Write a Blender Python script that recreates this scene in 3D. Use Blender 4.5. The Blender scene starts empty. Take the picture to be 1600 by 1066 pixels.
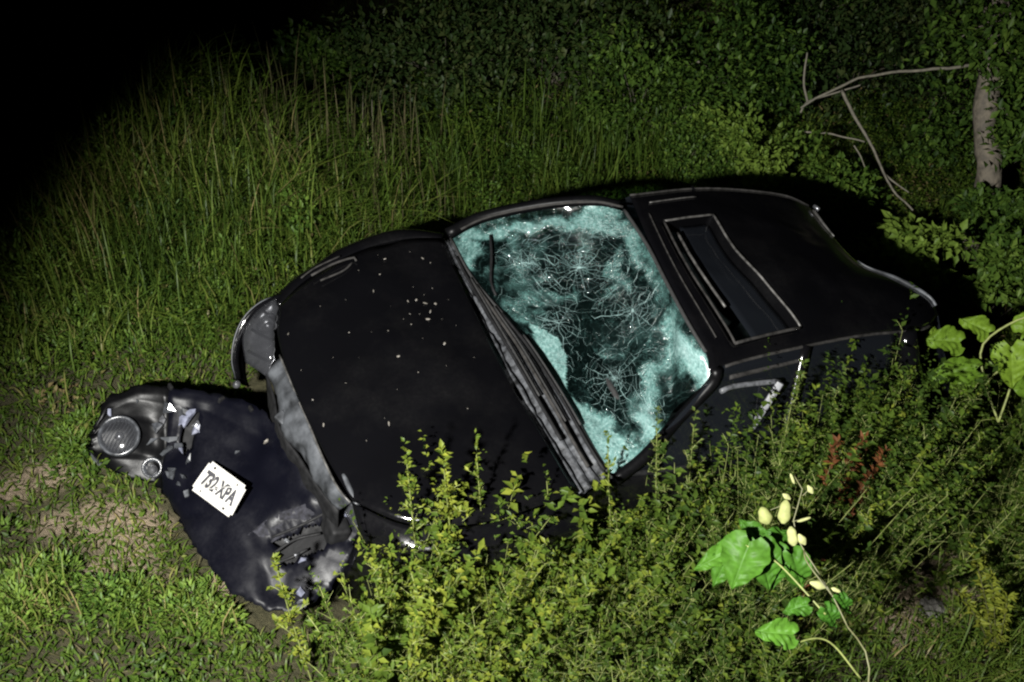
import bpy, bmesh, math, random
import numpy as np
from mathutils import Matrix, Vector, noise as mnoise

random.seed(7)
rng = np.random.default_rng(11)
scene = bpy.context.scene
COL = scene.collection

# ------------------------------------------------------------------ camera
FOC = 1884.7                                   # focal length in photo pixels (1600 wide)
A = np.array([[0.9986, 0.0523, 0.0], [0.035, -0.6682, 0.7431], [0.0389, -0.7421, -0.6691]])   # columns: right, down, forward
CAM = np.array([-0.450, -4.479, 4.905])
M = np.array([[-0.870, 0.404, 0.284], [-0.421, -0.907, 0.001], [0.257, -0.119, 0.959]])        # car axes in the world
u_, s_, v_ = np.linalg.svd(M); M = u_ @ v_
u_, s_, v_ = np.linalg.svd(A); A = u_ @ v_
camd = bpy.data.cameras.new('camera'); cam = bpy.data.objects.new('camera', camd); COL.objects.link(cam)
camd.sensor_width = 36.0; camd.lens = 36.0 * FOC / 1600.0
camd.clip_start = 0.05; camd.clip_end = 600
mw = Matrix.Identity(4)
for i in range(3):
    mw[i][0] = A[i][0]; mw[i][1] = -A[i][1]; mw[i][2] = -A[i][2]; mw[i][3] = CAM[i]
cam.matrix_world = mw
scene.camera = cam

# ------------------------------------------------------------------ night sky and the torch that lights the place
world = bpy.data.worlds.new('World'); scene.world = world; world.use_nodes = True
wn = world.node_tree.nodes; wl = world.node_tree.links
sky = wn.new('ShaderNodeTexSky'); sky.sky_type = 'NISHITA'; sky.sun_disc = False
sky.sun_elevation = math.radians(-8); sky.sun_rotation = math.radians(200)
bg = wn['Background']; bg.inputs['Strength'].default_value = 0.05
wl.new(sky.outputs[0], bg.inputs['Color'])

def cam_pt(r, d, f): return CAM + A @ np.array([r, d, f])
sd = bpy.data.lights.new('torch_beam', 'SPOT'); spot = bpy.data.objects.new('torch_beam', sd); COL.objects.link(spot)
SPOT_POS = cam_pt(-1.25, 0.35, 0.0)
SPOT_AIM = cam_pt(0.36, 0.95, 6.0)
spot.location = SPOT_POS
spot.rotation_euler = (Vector(SPOT_AIM) - Vector(SPOT_POS)).to_track_quat('-Z', 'Y').to_euler()
sd.energy = 5500; sd.color = (1.0, 0.985, 0.94)
sd.spot_size = math.radians(61); sd.spot_blend = 0.55; sd.shadow_soft_size = 0.09

vs = scene.view_settings
vs.view_transform = 'Standard'; vs.look = 'None'; vs.exposure = 0.0; vs.gamma = 1.0; vs.use_curve_mapping = False
scene.cycles.use_denoising = True
scene.cycles.max_bounces = 8; scene.cycles.transparent_max_bounces = 12
scene.cycles.filter_width = 2.2

# ------------------------------------------------------------------ geometry helpers
def h_terrain(x, y):
    x = np.asarray(x, float); y = np.asarray(y, float)
    sx = 9.0 * np.tanh(x / 9.0)
    h = -0.296 * sx
    h = h + 0.05 * np.sin(1.3 * x + 0.7 * y) * np.sin(0.9 * y - 0.5 * x + 1.0)
    h = h + 0.045 * np.sin(4.1 * x + 1.3) * np.sin(3.7 * y + 0.4) + 0.02 * np.sin(7.3 * x + 2.0 * y) * np.sin(6.1 * y - 3.0 * x)
    h = h + 0.40 * np.exp(-((x + 2.3) ** 2 / 0.9 + (y - 1.3) ** 2 / 1.5))          # grassy mound beyond the nose
    sg = 1 / (1 + np.exp(np.clip((x + 1.45) / 0.22, -40, 40)))
    h = h - 0.95 * np.clip(y - 1.95, 0, 4.5) * sg                                 # the slope drops away behind the mound
    h = h + 0.10 * np.clip(y - 2.2, 0, 12)                                        # bank behind
    return h

def ray(px, py):
    d = A @ np.array([(px - 800) / FOC, (py - 533) / FOC, 1.0]); return d / np.linalg.norm(d)
def at_d(px, py, d): return CAM + ray(px, py) * d
def at_g(px, py, up=0.0):
    d = ray(px, py); s = 3.0
    for k in range(4000):
        p = CAM + d * s
        if p[2] <= h_terrain(p[0], p[1]) + up: break
        s += 0.01
    return p
def K(px, py, z):                              # point of the car (car axes) at height z
    C = M.T @ CAM; d = M.T @ ray(px, py); s = (z - C[2]) / d[2]; return C + s * d
def pix(P):                                    # car axes -> photo pixel, for reading measured outlines
    P = np.atleast_2d(P); Y = (P @ M.T - CAM) @ A
    return np.stack([800 + FOC * Y[:, 0] / Y[:, 2], 533 + FOC * Y[:, 1] / Y[:, 2]], 1)
def pixw(P):
    P = np.atleast_2d(P); Y = (P - CAM) @ A
    return np.stack([800 + FOC * Y[:, 0] / Y[:, 2], 533 + FOC * Y[:, 1] / Y[:, 2]], 1)
def in_poly(pts, poly):
    pts = np.atleast_2d(pts); r = np.zeros(len(pts), bool); n = len(poly)
    for i in range(n):
        x0, y0 = poly[i]; x1, y1 = poly[(i + 1) % n]
        c = ((y0 > pts[:, 1]) != (y1 > pts[:, 1]))
        with np.errstate(divide='ignore', invalid='ignore'):
            xs = (x1 - x0) * (pts[:, 1] - y0) / (y1 - y0 + 1e-12) + x0
        r ^= c & (pts[:, 0] < xs)
    return r
def seg_d(P, a, b):
    P = np.atleast_2d(P); a = np.array(a, float); b = np.array(b, float)
    t = np.clip(((P - a) @ (b - a)) / ((b - a) @ (b - a)), 0, 1)
    return np.linalg.norm(P - (a + t[:, None] * (b - a)), axis=1)

def spline(pts, n):
    pts = np.array(pts, float)
    if len(pts) == 2: return pts[0] + np.linspace(0, 1, n)[:, None] * (pts[1] - pts[0])
    P = np.vstack([2 * pts[0] - pts[1], pts, 2 * pts[-1] - pts[-2]])
    out = []
    for i in range(1, len(P) - 2):
        t = np.linspace(0, 1, 24, endpoint=False)[:, None]
        p0, p1, p2, p3 = P[i - 1], P[i], P[i + 1], P[i + 2]
        out.append(0.5 * (2 * p1 + (p2 - p0) * t + (2 * p0 - 5 * p1 + 4 * p2 - p3) * t ** 2 + (3 * p1 - p0 - 3 * p2 + p3) * t ** 3))
    q = np.vstack(out + [pts[-1:]])
    L = np.r_[0, np.cumsum(np.linalg.norm(np.diff(q, axis=0), axis=1))]
    s = np.linspace(0, L[-1], n)
    return np.stack([np.interp(s, L, q[:, k]) for k in range(3)], 1)

def coons(b, t, l, r, nu, nv):                 # b,t run along u; l,r run along v (b->t)
    B = spline(b, nu); T = spline(t, nu); Lc = spline(l, nv); Rc = spline(r, nv)
    u = np.linspace(0, 1, nu)[None, :, None]; v = np.linspace(0, 1, nv)[:, None, None]
    S = (1 - v) * B[None] + v * T[None] + (1 - u) * Lc[:, None] + u * Rc[:, None]
    S = S - ((1 - u) * (1 - v) * B[0] + u * (1 - v) * B[-1] + (1 - u) * v * T[0] + u * v * T[-1])
    return S                                   # nv x nu x 3
def grid_faces(nv, nu, skip=None):
    F = []
    for j in range(nv - 1):
        for i in range(nu - 1):
            if skip and skip(j, i): continue
            F.append((j * nu + i, j * nu + i + 1, (j + 1) * nu + i + 1, (j + 1) * nu + i))
    return F
def normals(S):
    du = np.gradient(S, axis=1); dv = np.gradient(S, axis=0); n = np.cross(du, dv)
    return n / (np.linalg.norm(n, axis=2, keepdims=True) + 1e-9)
def nz(p, s, seed=0.0, octv=3):
    return mnoise.fractal(Vector((p[0] * s + seed, p[1] * s - seed, p[2] * s)), 1.0, 2.0, octv)

def link(name, me, mat, parent=None, smooth=True):
    o = bpy.data.objects.new(name, me); COL.objects.link(o)
    if mat is not None: me.materials.append(mat)
    if smooth and len(me.polygons): me.polygons.foreach_set('use_smooth', np.ones(len(me.polygons), bool))
    o.parent = parent
    return o
def mesh(name, V, F, mat, parent=None, smooth=True):
    me = bpy.data.meshes.new(name); me.from_pydata([tuple(map(float, v)) for v in V], [], [tuple(f) for f in F]); me.update()
    return link(name, me, mat, parent, smooth)
def sheet(name, S, mat, parent, thick=0.004, skip=None, offset=-1, uv=False):
    nv, nu = S.shape[:2]
    o = mesh(name, S.reshape(-1, 3), grid_faces(nv, nu, skip), mat, parent)
    if uv:
        me = o.data; lay = me.uv_layers.new(name='UVMap')
        for lp in me.loops:
            j, i = divmod(lp.vertex_index, nu); lay.data[lp.index].uv = (i / (nu - 1), j / (nv - 1))
    if thick:
        m = o.modifiers.new('thickness', 'SOLIDIFY'); m.thickness = thick; m.offset = offset; m.use_rim = True
    return o
def tube_geo(path, rad, n=8, cap=True):
    path = np.array(path, float); m = len(path)
    rad = np.broadcast_to(np.array(rad, float), (m,))
    V = []; F = []
    tg = np.gradient(path, axis=0); tg /= np.linalg.norm(tg, axis=1, keepdims=True) + 1e-12
    a = np.array([0, 0, 1.0]) if abs(tg[0][2]) < .9 else np.array([1.0, 0, 0])
    for k in range(m):
        x = np.cross(a, tg[k]); x /= np.linalg.norm(x) + 1e-12; y = np.cross(tg[k], x); a = y
        for q in range(n):
            c = 2 * math.pi * q / n; V.append(path[k] + rad[k] * (math.cos(c) * x + math.sin(c) * y))
    for k in range(m - 1):
        for q in range(n):
            F.append((k * n + q, k * n + (q + 1) % n, (k + 1) * n + (q + 1) % n, (k + 1) * n + q))
    if cap:
        F.append(tuple(range(n - 1, -1, -1))); F.append(tuple((m - 1) * n + q for q in range(n)))
    return V, F
def join(parts):
    V = []; F = []
    for v, f in parts:
        b = len(V); V += list(v); F += [tuple(i + b for i in q) for q in f]
    return V, F
def tube(name, path, rad, mat, parent=None, n=8):
    V, F = tube_geo(path, rad, n); return mesh(name, V, F, mat, parent)
def box_geo(c, s, rot=None, bev=0.0):
    bm = bmesh.new(); bmesh.ops.create_cube(bm, size=1)
    for v in bm.verts: v.co = Vector((v.co.x * s[0], v.co.y * s[1], v.co.z * s[2]))
    if bev: bmesh.ops.bevel(bm, geom=bm.edges[:], offset=bev, segments=3, affect='EDGES', profile=0.6)
    if rot is not None: bmesh.ops.transform(bm, matrix=rot, verts=bm.verts)
    bm.verts.index_update()
    V = [np.array(v.co) + np.array(c) for v in bm.verts]; F = [tuple(v.index for v in f.verts) for f in bm.faces]; bm.free()
    return V, F
def lathe_geo(prof, c, axis, n=28):            # prof: (radius, height) along axis
    ax = np.array(axis, float); ax /= np.linalg.norm(ax)
    a = np.array([0, 0, 1.0]) if abs(ax[2]) < .9 else np.array([1.0, 0, 0])
    x = np.cross(a, ax); x /= np.linalg.norm(x); y = np.cross(ax, x)
    V = []; F = []
    for r, h in prof:
        for q in range(n):
            t = 2 * math.pi * q / n; V.append(np.array(c) + ax * h + r * (math.cos(t) * x + math.sin(t) * y))
    for k in range(len(prof) - 1):
        for q in range(n):
            F.append((k * n + q, k * n + (q + 1) % n, (k + 1) * n + (q + 1) % n, (k + 1) * n + q))
    return V, F
def tag(o, label=None, cat=None, group=None, kind=None):
    if label: o['label'] = label
    if cat: o['category'] = cat
    if group: o['group'] = group
    if kind: o['kind'] = kind
    return o
def empty(name, loc, label, cat, group=None, mat=None):
    o = bpy.data.objects.new(name, None); COL.objects.link(o); o.empty_display_size = 0.1
    o.matrix_world = mat if mat is not None else Matrix.Translation(Vector(loc))
    return tag(o, label, cat, group)

# ------------------------------------------------------------------ materials
MAT = {}
def newmat(name):
    m = bpy.data.materials.new(name); m.use_nodes = True; MAT[name] = m
    nt = m.node_tree; return m, nt, nt.nodes['Principled BSDF']
def nd(nt, t, **kw):
    n = nt.nodes.new(t)
    for k, v in kw.items():
        if k in n.inputs: n.inputs[k].default_value = v
        else: setattr(n, k, v)
    return n
def ramp(nt, src, stops):
    r = nt.nodes.new('ShaderNodeValToRGB'); nt.links.new(src, r.inputs[0])
    e = r.color_ramp.elements
    while len(e) < len(stops): e.new(0.5)
    for el, (p, c) in zip(e, stops): el.position = p; el.color = (*c, 1) if len(c) == 3 else c
    return r.outputs[0]
def plain(name, col, rough=0.5, metal=0.0, spec=0.5, var=0.25, scale=14.0, bump=0.0):
    m, nt, b = newmat(name); L = nt.links
    tc = nd(nt, 'ShaderNodeTexCoord'); n = nd(nt, 'ShaderNodeTexNoise', Scale=scale, Detail=6.0)
    L.new(tc.outputs['Object'], n.inputs['Vector'])
    lo = tuple(c * (1 - var) for c in col); hi = tuple(min(1, c * (1 + var)) for c in col)
    L.new(ramp(nt, n.outputs[0], [(0.3, lo), (0.7, hi)]), b.inputs['Base Color'])
    L.new(ramp(nt, n.outputs[0], [(0.3, (rough * .8,) * 3), (0.75, (min(1, rough * 1.25),) * 3)]), b.inputs['Roughness'])
    b.inputs['Metallic'].default_value = metal; b.inputs['Specular IOR Level'].default_value = spec
    if bump:
        bp = nd(nt, 'ShaderNodeBump', Strength=bump, Distance=0.01); L.new(n.outputs[0], bp.inputs['Height']); L.new(bp.outputs[0], b.inputs['Normal'])
    return m

def paint_mat(name, col, dust=(0.05, 0.048, 0.045), amount=0.24, r0=.13, coat=.3, spec=.35):
    m, nt, b = newmat(name); L = nt.links
    tc = nd(nt, 'ShaderNodeTexCoord')
    n1 = nd(nt, 'ShaderNodeTexNoise', Scale=3.0, Detail=8.0, Roughness=0.65); L.new(tc.outputs['Object'], n1.inputs['Vector'])
    n2 = nd(nt, 'ShaderNodeTexNoise', Scale=60.0, Detail=4.0); L.new(tc.outputs['Object'], n2.inputs['Vector'])
    mp = nd(nt, 'ShaderNodeMapping'); mp.inputs['Scale'].default_value = (6, 70, 30); mp.inputs['Rotation'].default_value = (0, 0, 0.5)
    L.new(tc.outputs['Object'], mp.inputs['Vector'])
    n3 = nd(nt, 'ShaderNodeTexNoise', Scale=2.0, Detail=3.0); L.new(mp.outputs[0], n3.inputs['Vector'])
    mul = nd(nt, 'ShaderNodeMath', operation='MULTIPLY'); L.new(ramp(nt, n1.outputs[0], [(0.45, (0, 0, 0)), (0.8, (1, 1, 1))]), mul.inputs[0]); L.new(n2.outputs[0], mul.inputs[1])
    sc = ramp(nt, n3.outputs[0], [(0.70, (0, 0, 0)), (0.76, (1, 1, 1))])
    mx = nd(nt, 'ShaderNodeMath', operation='MULTIPLY_ADD'); L.new(sc, mx.inputs[0]); mx.inputs[1].default_value = 0.22; L.new(mul.outputs[0], mx.inputs[2])
    fac = nd(nt, 'ShaderNodeMath', operation='MULTIPLY'); L.new(mx.outputs[0], fac.inputs[0]); fac.inputs[1].default_value = amount; fac.use_clamp = True
    mix = nd(nt, 'ShaderNodeMix', data_type='RGBA'); L.new(fac.outputs[0], mix.inputs[0]); mix.inputs[6].default_value = (*col, 1); mix.inputs[7].default_value = (*dust, 1)
    L.new(mix.outputs[2], b.inputs['Base Color'])
    L.new(ramp(nt, mul.outputs[0], [(0.0, (r0,) * 3), (0.6, (r0 + .22,) * 3)]), b.inputs['Roughness'])
    b.inputs['Specular IOR Level'].default_value = spec; b.inputs['Coat Weight'].default_value = coat; b.inputs['Coat Roughness'].default_value = 0.08
    bp = nd(nt, 'ShaderNodeBump', Strength=0.16, Distance=0.02); L.new(n1.outputs[0], bp.inputs['Height']); L.new(bp.outputs[0], b.inputs['Normal'])
    return m
paint_mat('black_paint', (0.002, 0.002, 0.0025), dust=(0.022, 0.021, 0.02))
paint_mat('bumper_paint', (0.0015, 0.0016, 0.0034), dust=(0.024, 0.024, 0.028), amount=0.4, r0=.38, coat=.0, spec=.13)
paint_mat('dull_black', (0.0015, 0.0015, 0.0018), dust=(0.02, 0.02, 0.02), amount=.25, r0=.34, coat=.0, spec=.1)
plain('lit_dust', (0.016, 0.016, 0.02), 0.9, spec=.15, var=0.8, scale=45, bump=0.6)
plain('black_plastic', (0.004, 0.004, 0.0045), 0.7, spec=.25, bump=0.2, scale=30)
plain('grey_plastic', (0.034, 0.036, 0.04), 0.6, var=0.9, scale=34, bump=0.5)
plain('bare_metal', (0.042, 0.045, 0.05), 0.5, metal=0.15, var=0.75, scale=12, bump=0.4)
plain('trim_metal', (0.065, 0.063, 0.06), 0.5, metal=0.3, var=0.6, scale=25)
plain('pale_trim', (0.075, 0.078, 0.085), 0.5, var=.5, scale=40)
plain('dim_trim', (0.018, 0.017, 0.016), 0.8, metal=0.0, spec=.25, var=0.6, scale=30)
plain('crack_white', (0.15, 0.225, 0.22), 0.4, var=.8, scale=9)
plain('rubber', (0.012, 0.012, 0.012), 0.85, bump=0.3, scale=60)
plain('seat_cloth', (0.005, 0.005, 0.006), 0.95, scale=90, bump=0.3)
plain('lamp_chrome', (0.15, 0.153, 0.165), 0.3, metal=0.75, var=0.35, scale=30)
plain('broken_plastic', (0.10, 0.106, 0.14), 0.35, var=0.5, scale=40)
plain('shard_dark', (0.03, 0.032, 0.036), 0.25, var=0.6, scale=40)
plain('plate_white', (0.42, 0.41, 0.385), 0.55, var=0.28, scale=16)
plain('plate_ink', (0.035, 0.035, 0.04), 0.6)
plain('plate_grey', (0.33, 0.33, 0.33), 0.6)
plain('crumb', (0.13, 0.12, 0.105), 0.5, var=0.4, scale=120)
plain('bark', (0.085, 0.073, 0.055), 0.9, var=0.5, scale=22, bump=0.9)
plain('twig', (0.10, 0.092, 0.07), 0.85, var=0.35, scale=30, bump=0.4)
plain('stem', (0.13, 0.15, 0.04), 0.7, var=0.3, scale=40)
plain('pale_stem', (0.075, 0.075, 0.03), 0.6, var=0.25, scale=60)
plain('paper', (0.14, 0.14, 0.135), 0.8, var=0.2, scale=50)
plain('stone', (0.06, 0.057, 0.05), 0.9, var=0.4, scale=20, bump=0.6)

def glass_lens(name, col, alpha=0.55, rough=0.12):
    m, nt, b = newmat(name); L = nt.links
    b.inputs['Base Color'].default_value = (*col, 1); b.inputs['Roughness'].default_value = rough
    tr = nd(nt, 'ShaderNodeBsdfTransparent'); mx = nd(nt, 'ShaderNodeMixShader'); mx.inputs[0].default_value = alpha
    out = nt.nodes['Material Output']
    L.new(tr.outputs[0], mx.inputs[1]); L.new(b.outputs[0], mx.inputs[2]); L.new(mx.outputs[0], out.inputs[0])
    return m
glass_lens('lamp_lens', (0.03, 0.031, 0.035), 0.38, 0.1)
plain('dark_twig', (0.035, 0.03, 0.02), 0.9, var=.4, scale=30)
glass_lens('dark_glass', (0.006, 0.007, 0.009), 0.8, 0.05)

def leaf_mat(name, stops, transl=0.42, rough=0.45, vein=False):
    m, nt, b = newmat(name); L = nt.links
    at = nd(nt, 'ShaderNodeAttribute', attribute_name='tint')
    col = ramp(nt, at.outputs['Fac'], stops)
    tc = nd(nt, 'ShaderNodeTexCoord'); n = nd(nt, 'ShaderNodeTexNoise', Scale=45.0, Detail=3.0); L.new(tc.outputs['Object'], n.inputs['Vector'])
    mm = nd(nt, 'ShaderNodeMix', data_type='RGBA', blend_type='MULTIPLY'); mm.inputs[0].default_value = 1.0
    L.new(col, mm.inputs[6]); L.new(ramp(nt, n.outputs[0], [(0.3, (0.75,) * 3), (0.7, (1.15,) * 3)]), mm.inputs[7])
    L.new(mm.outputs[2], b.inputs['Base Color']); b.inputs['Roughness'].default_value = rough; b.inputs['Specular IOR Level'].default_value = 0.14
    t = nd(nt, 'ShaderNodeBsdfTranslucent'); L.new(mm.outputs[2], t.inputs['Color'])
    mx = nd(nt, 'ShaderNodeMixShader'); mx.inputs[0].default_value = transl
    L.new(b.outputs[0], mx.inputs[1]); L.new(t.outputs[0], mx.inputs[2]); L.new(mx.outputs[0], nt.nodes['Material Output'].inputs[0])
    return m
leaf_mat('grass_blade', [(0.0, (0.026, 0.048, 0.008)), (0.4, (0.056, 0.096, 0.014)), (0.75, (0.10, 0.135, 0.022)), (1.0, (0.20, 0.165, 0.07))])
leaf_mat('dry_grass', [(0.0, (0.03, 0.034, 0.012)), (0.5, (0.065, 0.062, 0.028)), (1.0, (0.13, 0.11, 0.06))])
leaf_mat('cover_leaf', [(0.0, (0.020, 0.042, 0.007)), (0.5, (0.052, 0.092, 0.012)), (0.85, (0.10, 0.14, 0.020)), (1.0, (0.14, 0.11, 0.05))])
leaf_mat('weed_leaf', [(0.0, (0.024, 0.046, 0.008)), (0.45, (0.066, 0.105, 0.014)), (1.0, (0.19, 0.21, 0.028))])
leaf_mat('dull_weed_leaf', [(0.0, (0.022, 0.045, 0.009)), (0.5, (0.058, 0.095, 0.017)), (1.0, (0.13, 0.145, 0.04))])
leaf_mat('bush_leaf', [(0.0, (0.020, 0.045, 0.009)), (0.5, (0.062, 0.115, 0.018)), (1.0, (0.14, 0.21, 0.035))])
leaf_mat('dimmed_leaf', [(0.0, (0.008, 0.018, 0.005)), (0.6, (0.026, 0.048, 0.013)), (1.0, (0.055, 0.07, 0.022))])  # darker bush leaf: the weakly lit background is put into its colour
leaf_mat('broad_leaf', [(0.0, (0.024, 0.078, 0.008)), (1.0, (0.06, 0.145, 0.015))], 0.3, 0.5)
leaf_mat('vine_leaf', [(0.0, (0.05, 0.11, 0.010)), (1.0, (0.14, 0.21, 0.02))], 0.3, 0.5)
leaf_mat('pod', [(0.0, (0.16, 0.195, 0.04)), (1.0, (0.34, 0.35, 0.16))], 0.35, 0.6)
leaf_mat('rust_leaf', [(0.0, (0.035, 0.014, 0.006)), (1.0, (0.12, 0.042, 0.012))], 0.2, 0.7)

def soil_mat():
    m, nt, b = newmat('soil'); L = nt.links
    tc = nd(nt, 'ShaderNodeTexCoord')
    n1 = nd(nt, 'ShaderNodeTexNoise', Scale=1.6, Detail=8.0, Roughness=0.7); L.new(tc.outputs['Object'], n1.inputs['Vector'])
    n2 = nd(nt, 'ShaderNodeTexNoise', Scale=38.0, Detail=8.0, Roughness=0.75); L.new(tc.outputs['Object'], n2.inputs['Vector'])
    at = nd(nt, 'ShaderNodeAttribute', attribute_name='bare')
    dark = ramp(nt, n2.outputs[0], [(0.3, (0.018, 0.018, 0.009)), (0.7, (0.055, 0.05, 0.026))])
    pale = ramp(nt, n2.outputs[0], [(0.3, (0.09, 0.07, 0.048)), (0.7, (0.24, 0.19, 0.135))])
    ad = nd(nt, 'ShaderNodeMath', operation='MULTIPLY_ADD'); L.new(n1.outputs[0], ad.inputs[0]); ad.inputs[1].default_value = 0.8; L.new(at.outputs['Fac'], ad.inputs[2])
    f = ramp(nt, ad.outputs[0], [(0.62, (0, 0, 0)), (0.95, (1, 1, 1))])
    mx = nd(nt, 'ShaderNodeMix', data_type='RGBA'); L.new(f, mx.inputs[0]); L.new(dark, mx.inputs[6]); L.new(pale, mx.inputs[7])
    L.new(mx.outputs[2], b.inputs['Base Color']); b.inputs['Roughness'].default_value = 0.95; b.inputs['Specular IOR Level'].default_value = 0.15
    bp = nd(nt, 'ShaderNodeBump', Strength=0.9, Distance=0.03); L.new(n2.outputs[0], bp.inputs['Height']); L.new(bp.outputs[0], b.inputs['Normal'])
soil_mat()

def windshield_mat():
    m, nt, b = newmat('cracked_glass'); L = nt.links
    uv = nd(nt, 'ShaderNodeUVMap', uv_map='UVMap')
    mp = nd(nt, 'ShaderNodeMapping'); mp.inputs['Scale'].default_value = (1.45, 0.85, 1); L.new(uv.outputs[0], mp.inputs['Vector'])
    wn_ = nd(nt, 'ShaderNodeTexNoise', Scale=5.0, Detail=4.0, Roughness=0.6); L.new(mp.outputs[0], wn_.inputs['Vector'])
    vm = nd(nt, 'ShaderNodeVectorMath', operation='MULTIPLY_ADD'); L.new(wn_.outputs['Color'], vm.inputs[0]); vm.inputs[1].default_value = (0.34, 0.34, 0.0); L.new(mp.outputs[0], vm.inputs[2])
    def cracks(scale, w, rnd=1.0):
        v = nd(nt, 'ShaderNodeTexVoronoi', feature='DISTANCE_TO_EDGE', Scale=scale, Randomness=rnd); L.new(vm.outputs[0], v.inputs['Vector'])
        return ramp(nt, v.outputs['Distance'], [(0.0, (1, 1, 1)), (w, (0, 0, 0))])
    c1 = cracks(7.0, 0.022, 1.0); c2 = cracks(21.0, 0.05); c3 = cracks(70.0, 0.16)
    at = nd(nt, 'ShaderNodeAttribute', attribute_name='craze')          # 0 clear .. 1 fully crazed
    n2 = nd(nt, 'ShaderNodeTexNoise', Scale=9.0, Detail=6.0, Roughness=0.7); L.new(mp.outputs[0], n2.inputs['Vector'])
    n3 = nd(nt, 'ShaderNodeTexNoise', Scale=55.0, Detail=4.0, Roughness=0.7); L.new(mp.outputs[0], n3.inputs['Vector'])
    def math_(op, a, bb, clamp=False):
        q = nd(nt, 'ShaderNodeMath', operation=op); q.use_clamp = clamp
        for k, s in enumerate((a, bb)):
            if isinstance(s, (int, float)): q.inputs[k].default_value = s
            else: L.new(s, q.inputs[k])
        return q.outputs[0]
    local = math_('ADD', at.outputs['Fac'], math_('MULTIPLY', math_('SUBTRACT', n2.outputs[0], 0.5), 0.9))
    haze = ramp(nt, local, [(0.30, (0.03, 0.03, 0.03)), (0.55, (0.25, 0.25, 0.25)), (0.95, (0.85, 0.85, 0.85))])
    fine = math_('MULTIPLY', c3, math_('MULTIPLY', ramp(nt, local, [(0.25, (0, 0, 0)), (0.7, (1, 1, 1))]), 0.55))
    n4 = nd(nt, 'ShaderNodeTexNoise', Scale=13.0, Detail=5.0, Roughness=0.75); L.new(vm.outputs[0], n4.inputs['Vector'])
    brk = ramp(nt, n4.outputs[0], [(0.42, (0.05,) * 3), (0.62, (1, 1, 1))])
    c2 = math_('MULTIPLY', c2, brk); c1 = math_('MULTIPLY', c1, ramp(nt, n3.outputs[0], [(0.35, (0.2,) * 3), (0.65, (1, 1, 1))]))
    mid = math_('MULTIPLY', c2, math_('ADD', math_('MULTIPLY', ramp(nt, local, [(0.1, (0, 0, 0)), (0.6, (1, 1, 1))]), 0.40), 0.30))
    big = math_('MULTIPLY', c1, ramp(nt, n2.outputs[0], [(0.35, (0.10,) * 3), (0.6, (0.55,) * 3)]))
    f = math_('ADD', math_('ADD', haze, fine), math_('ADD', mid, big), True)
    col = ramp(nt, math_('ADD', math_('MULTIPLY', n3.outputs[0], 0.6), math_('MULTIPLY', at.outputs['Fac'], 0.35)), [(0.25, (0.016, 0.042, 0.040)), (0.55, (0.062, 0.135, 0.125)), (0.85, (0.27, 0.40, 0.39))])
    L.new(col, b.inputs['Base Color']); b.inputs['Roughness'].default_value = 0.25; b.inputs['Specular IOR Level'].default_value = 0.5
    bp = nd(nt, 'ShaderNodeBump', Strength=0.5, Distance=0.01); L.new(f, bp.inputs['Height']); L.new(bp.outputs[0], b.inputs['Normal'])
    tr = nd(nt, 'ShaderNodeBsdfTransparent'); tr.inputs[0].default_value = (0.30, 0.42, 0.40, 1)
    gl = nd(nt, 'ShaderNodeBsdfGlossy'); gl.inputs['Roughness'].default_value = 0.06; L.new(bp.outputs[0], gl.inputs['Normal'])
    g0 = nd(nt, 'ShaderNodeMixShader'); g0.inputs[0].default_value = 0.06; L.new(tr.outputs[0], g0.inputs[1]); L.new(gl.outputs[0], g0.inputs[2])
    mx = nd(nt, 'ShaderNodeMixShader'); L.new(f, mx.inputs[0]); L.new(g0.outputs[0], mx.inputs[1]); L.new(b.outputs[0], mx.inputs[2])
    L.new(mx.outputs[0], nt.nodes['Material Output'].inputs[0])
windshield_mat()

# ------------------------------------------------------------------ ground
BARE = [(at_g(100, 835), 0.10), (at_g(150, 815), 0.08), (at_g(225, 815), 0.11), (at_g(210, 860), 0.09), (at_g(30, 760), 0.12), (at_g(90, 745), 0.07), (at_g(330, 930), 0.10), (at_g(1400, 930), 0.36),
        (at_g(1490, 900), 0.22), (at_g(1200, 965), 0.22), (at_g(1340, 860), 0.16), (at_g(250, 905), 0.08), (at_g(170, 900), 0.07)]
def bare_at(x, y):
    v = np.zeros_like(np.asarray(x, float))
    for c, r in BARE:
        v = np.maximum(v, np.exp(-((x - c[0]) ** 2 + (y - c[1]) ** 2) / (r * r)))
    return v
def ground():
    t = np.linspace(-1, 1, 241)
    ax = np.sinh(t * 5.2) / np.sinh(5.2) * 240
    X, Y = np.meshgrid(ax, ax + 0.8)
    Z = h_terrain(X, Y)
    n = len(ax)
    o = mesh('ground', np.stack([X, Y, Z], -1).reshape(-1, 3), grid_faces(n, n), MAT['soil'])
    a = o.data.attributes.new('bare', 'FLOAT', 'POINT'); a.data.foreach_set('value', bare_at(X, Y).ravel().astype(np.float32))
    tag(o, 'soil of the grassy slope under the wrecked car', 'ground', kind='structure')
ground()

# ------------------------------------------------------------------ the wrecked car
MW = Matrix.Identity(4)
for i in range(3):
    for j in range(3): MW[i][j] = M[i][j]
car = empty('wrecked_car', (0, 0, 0), 'crashed black hatchback with shattered windscreen sunk in the weeds', 'car', mat=MW)
BP = MAT['black_paint']

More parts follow.
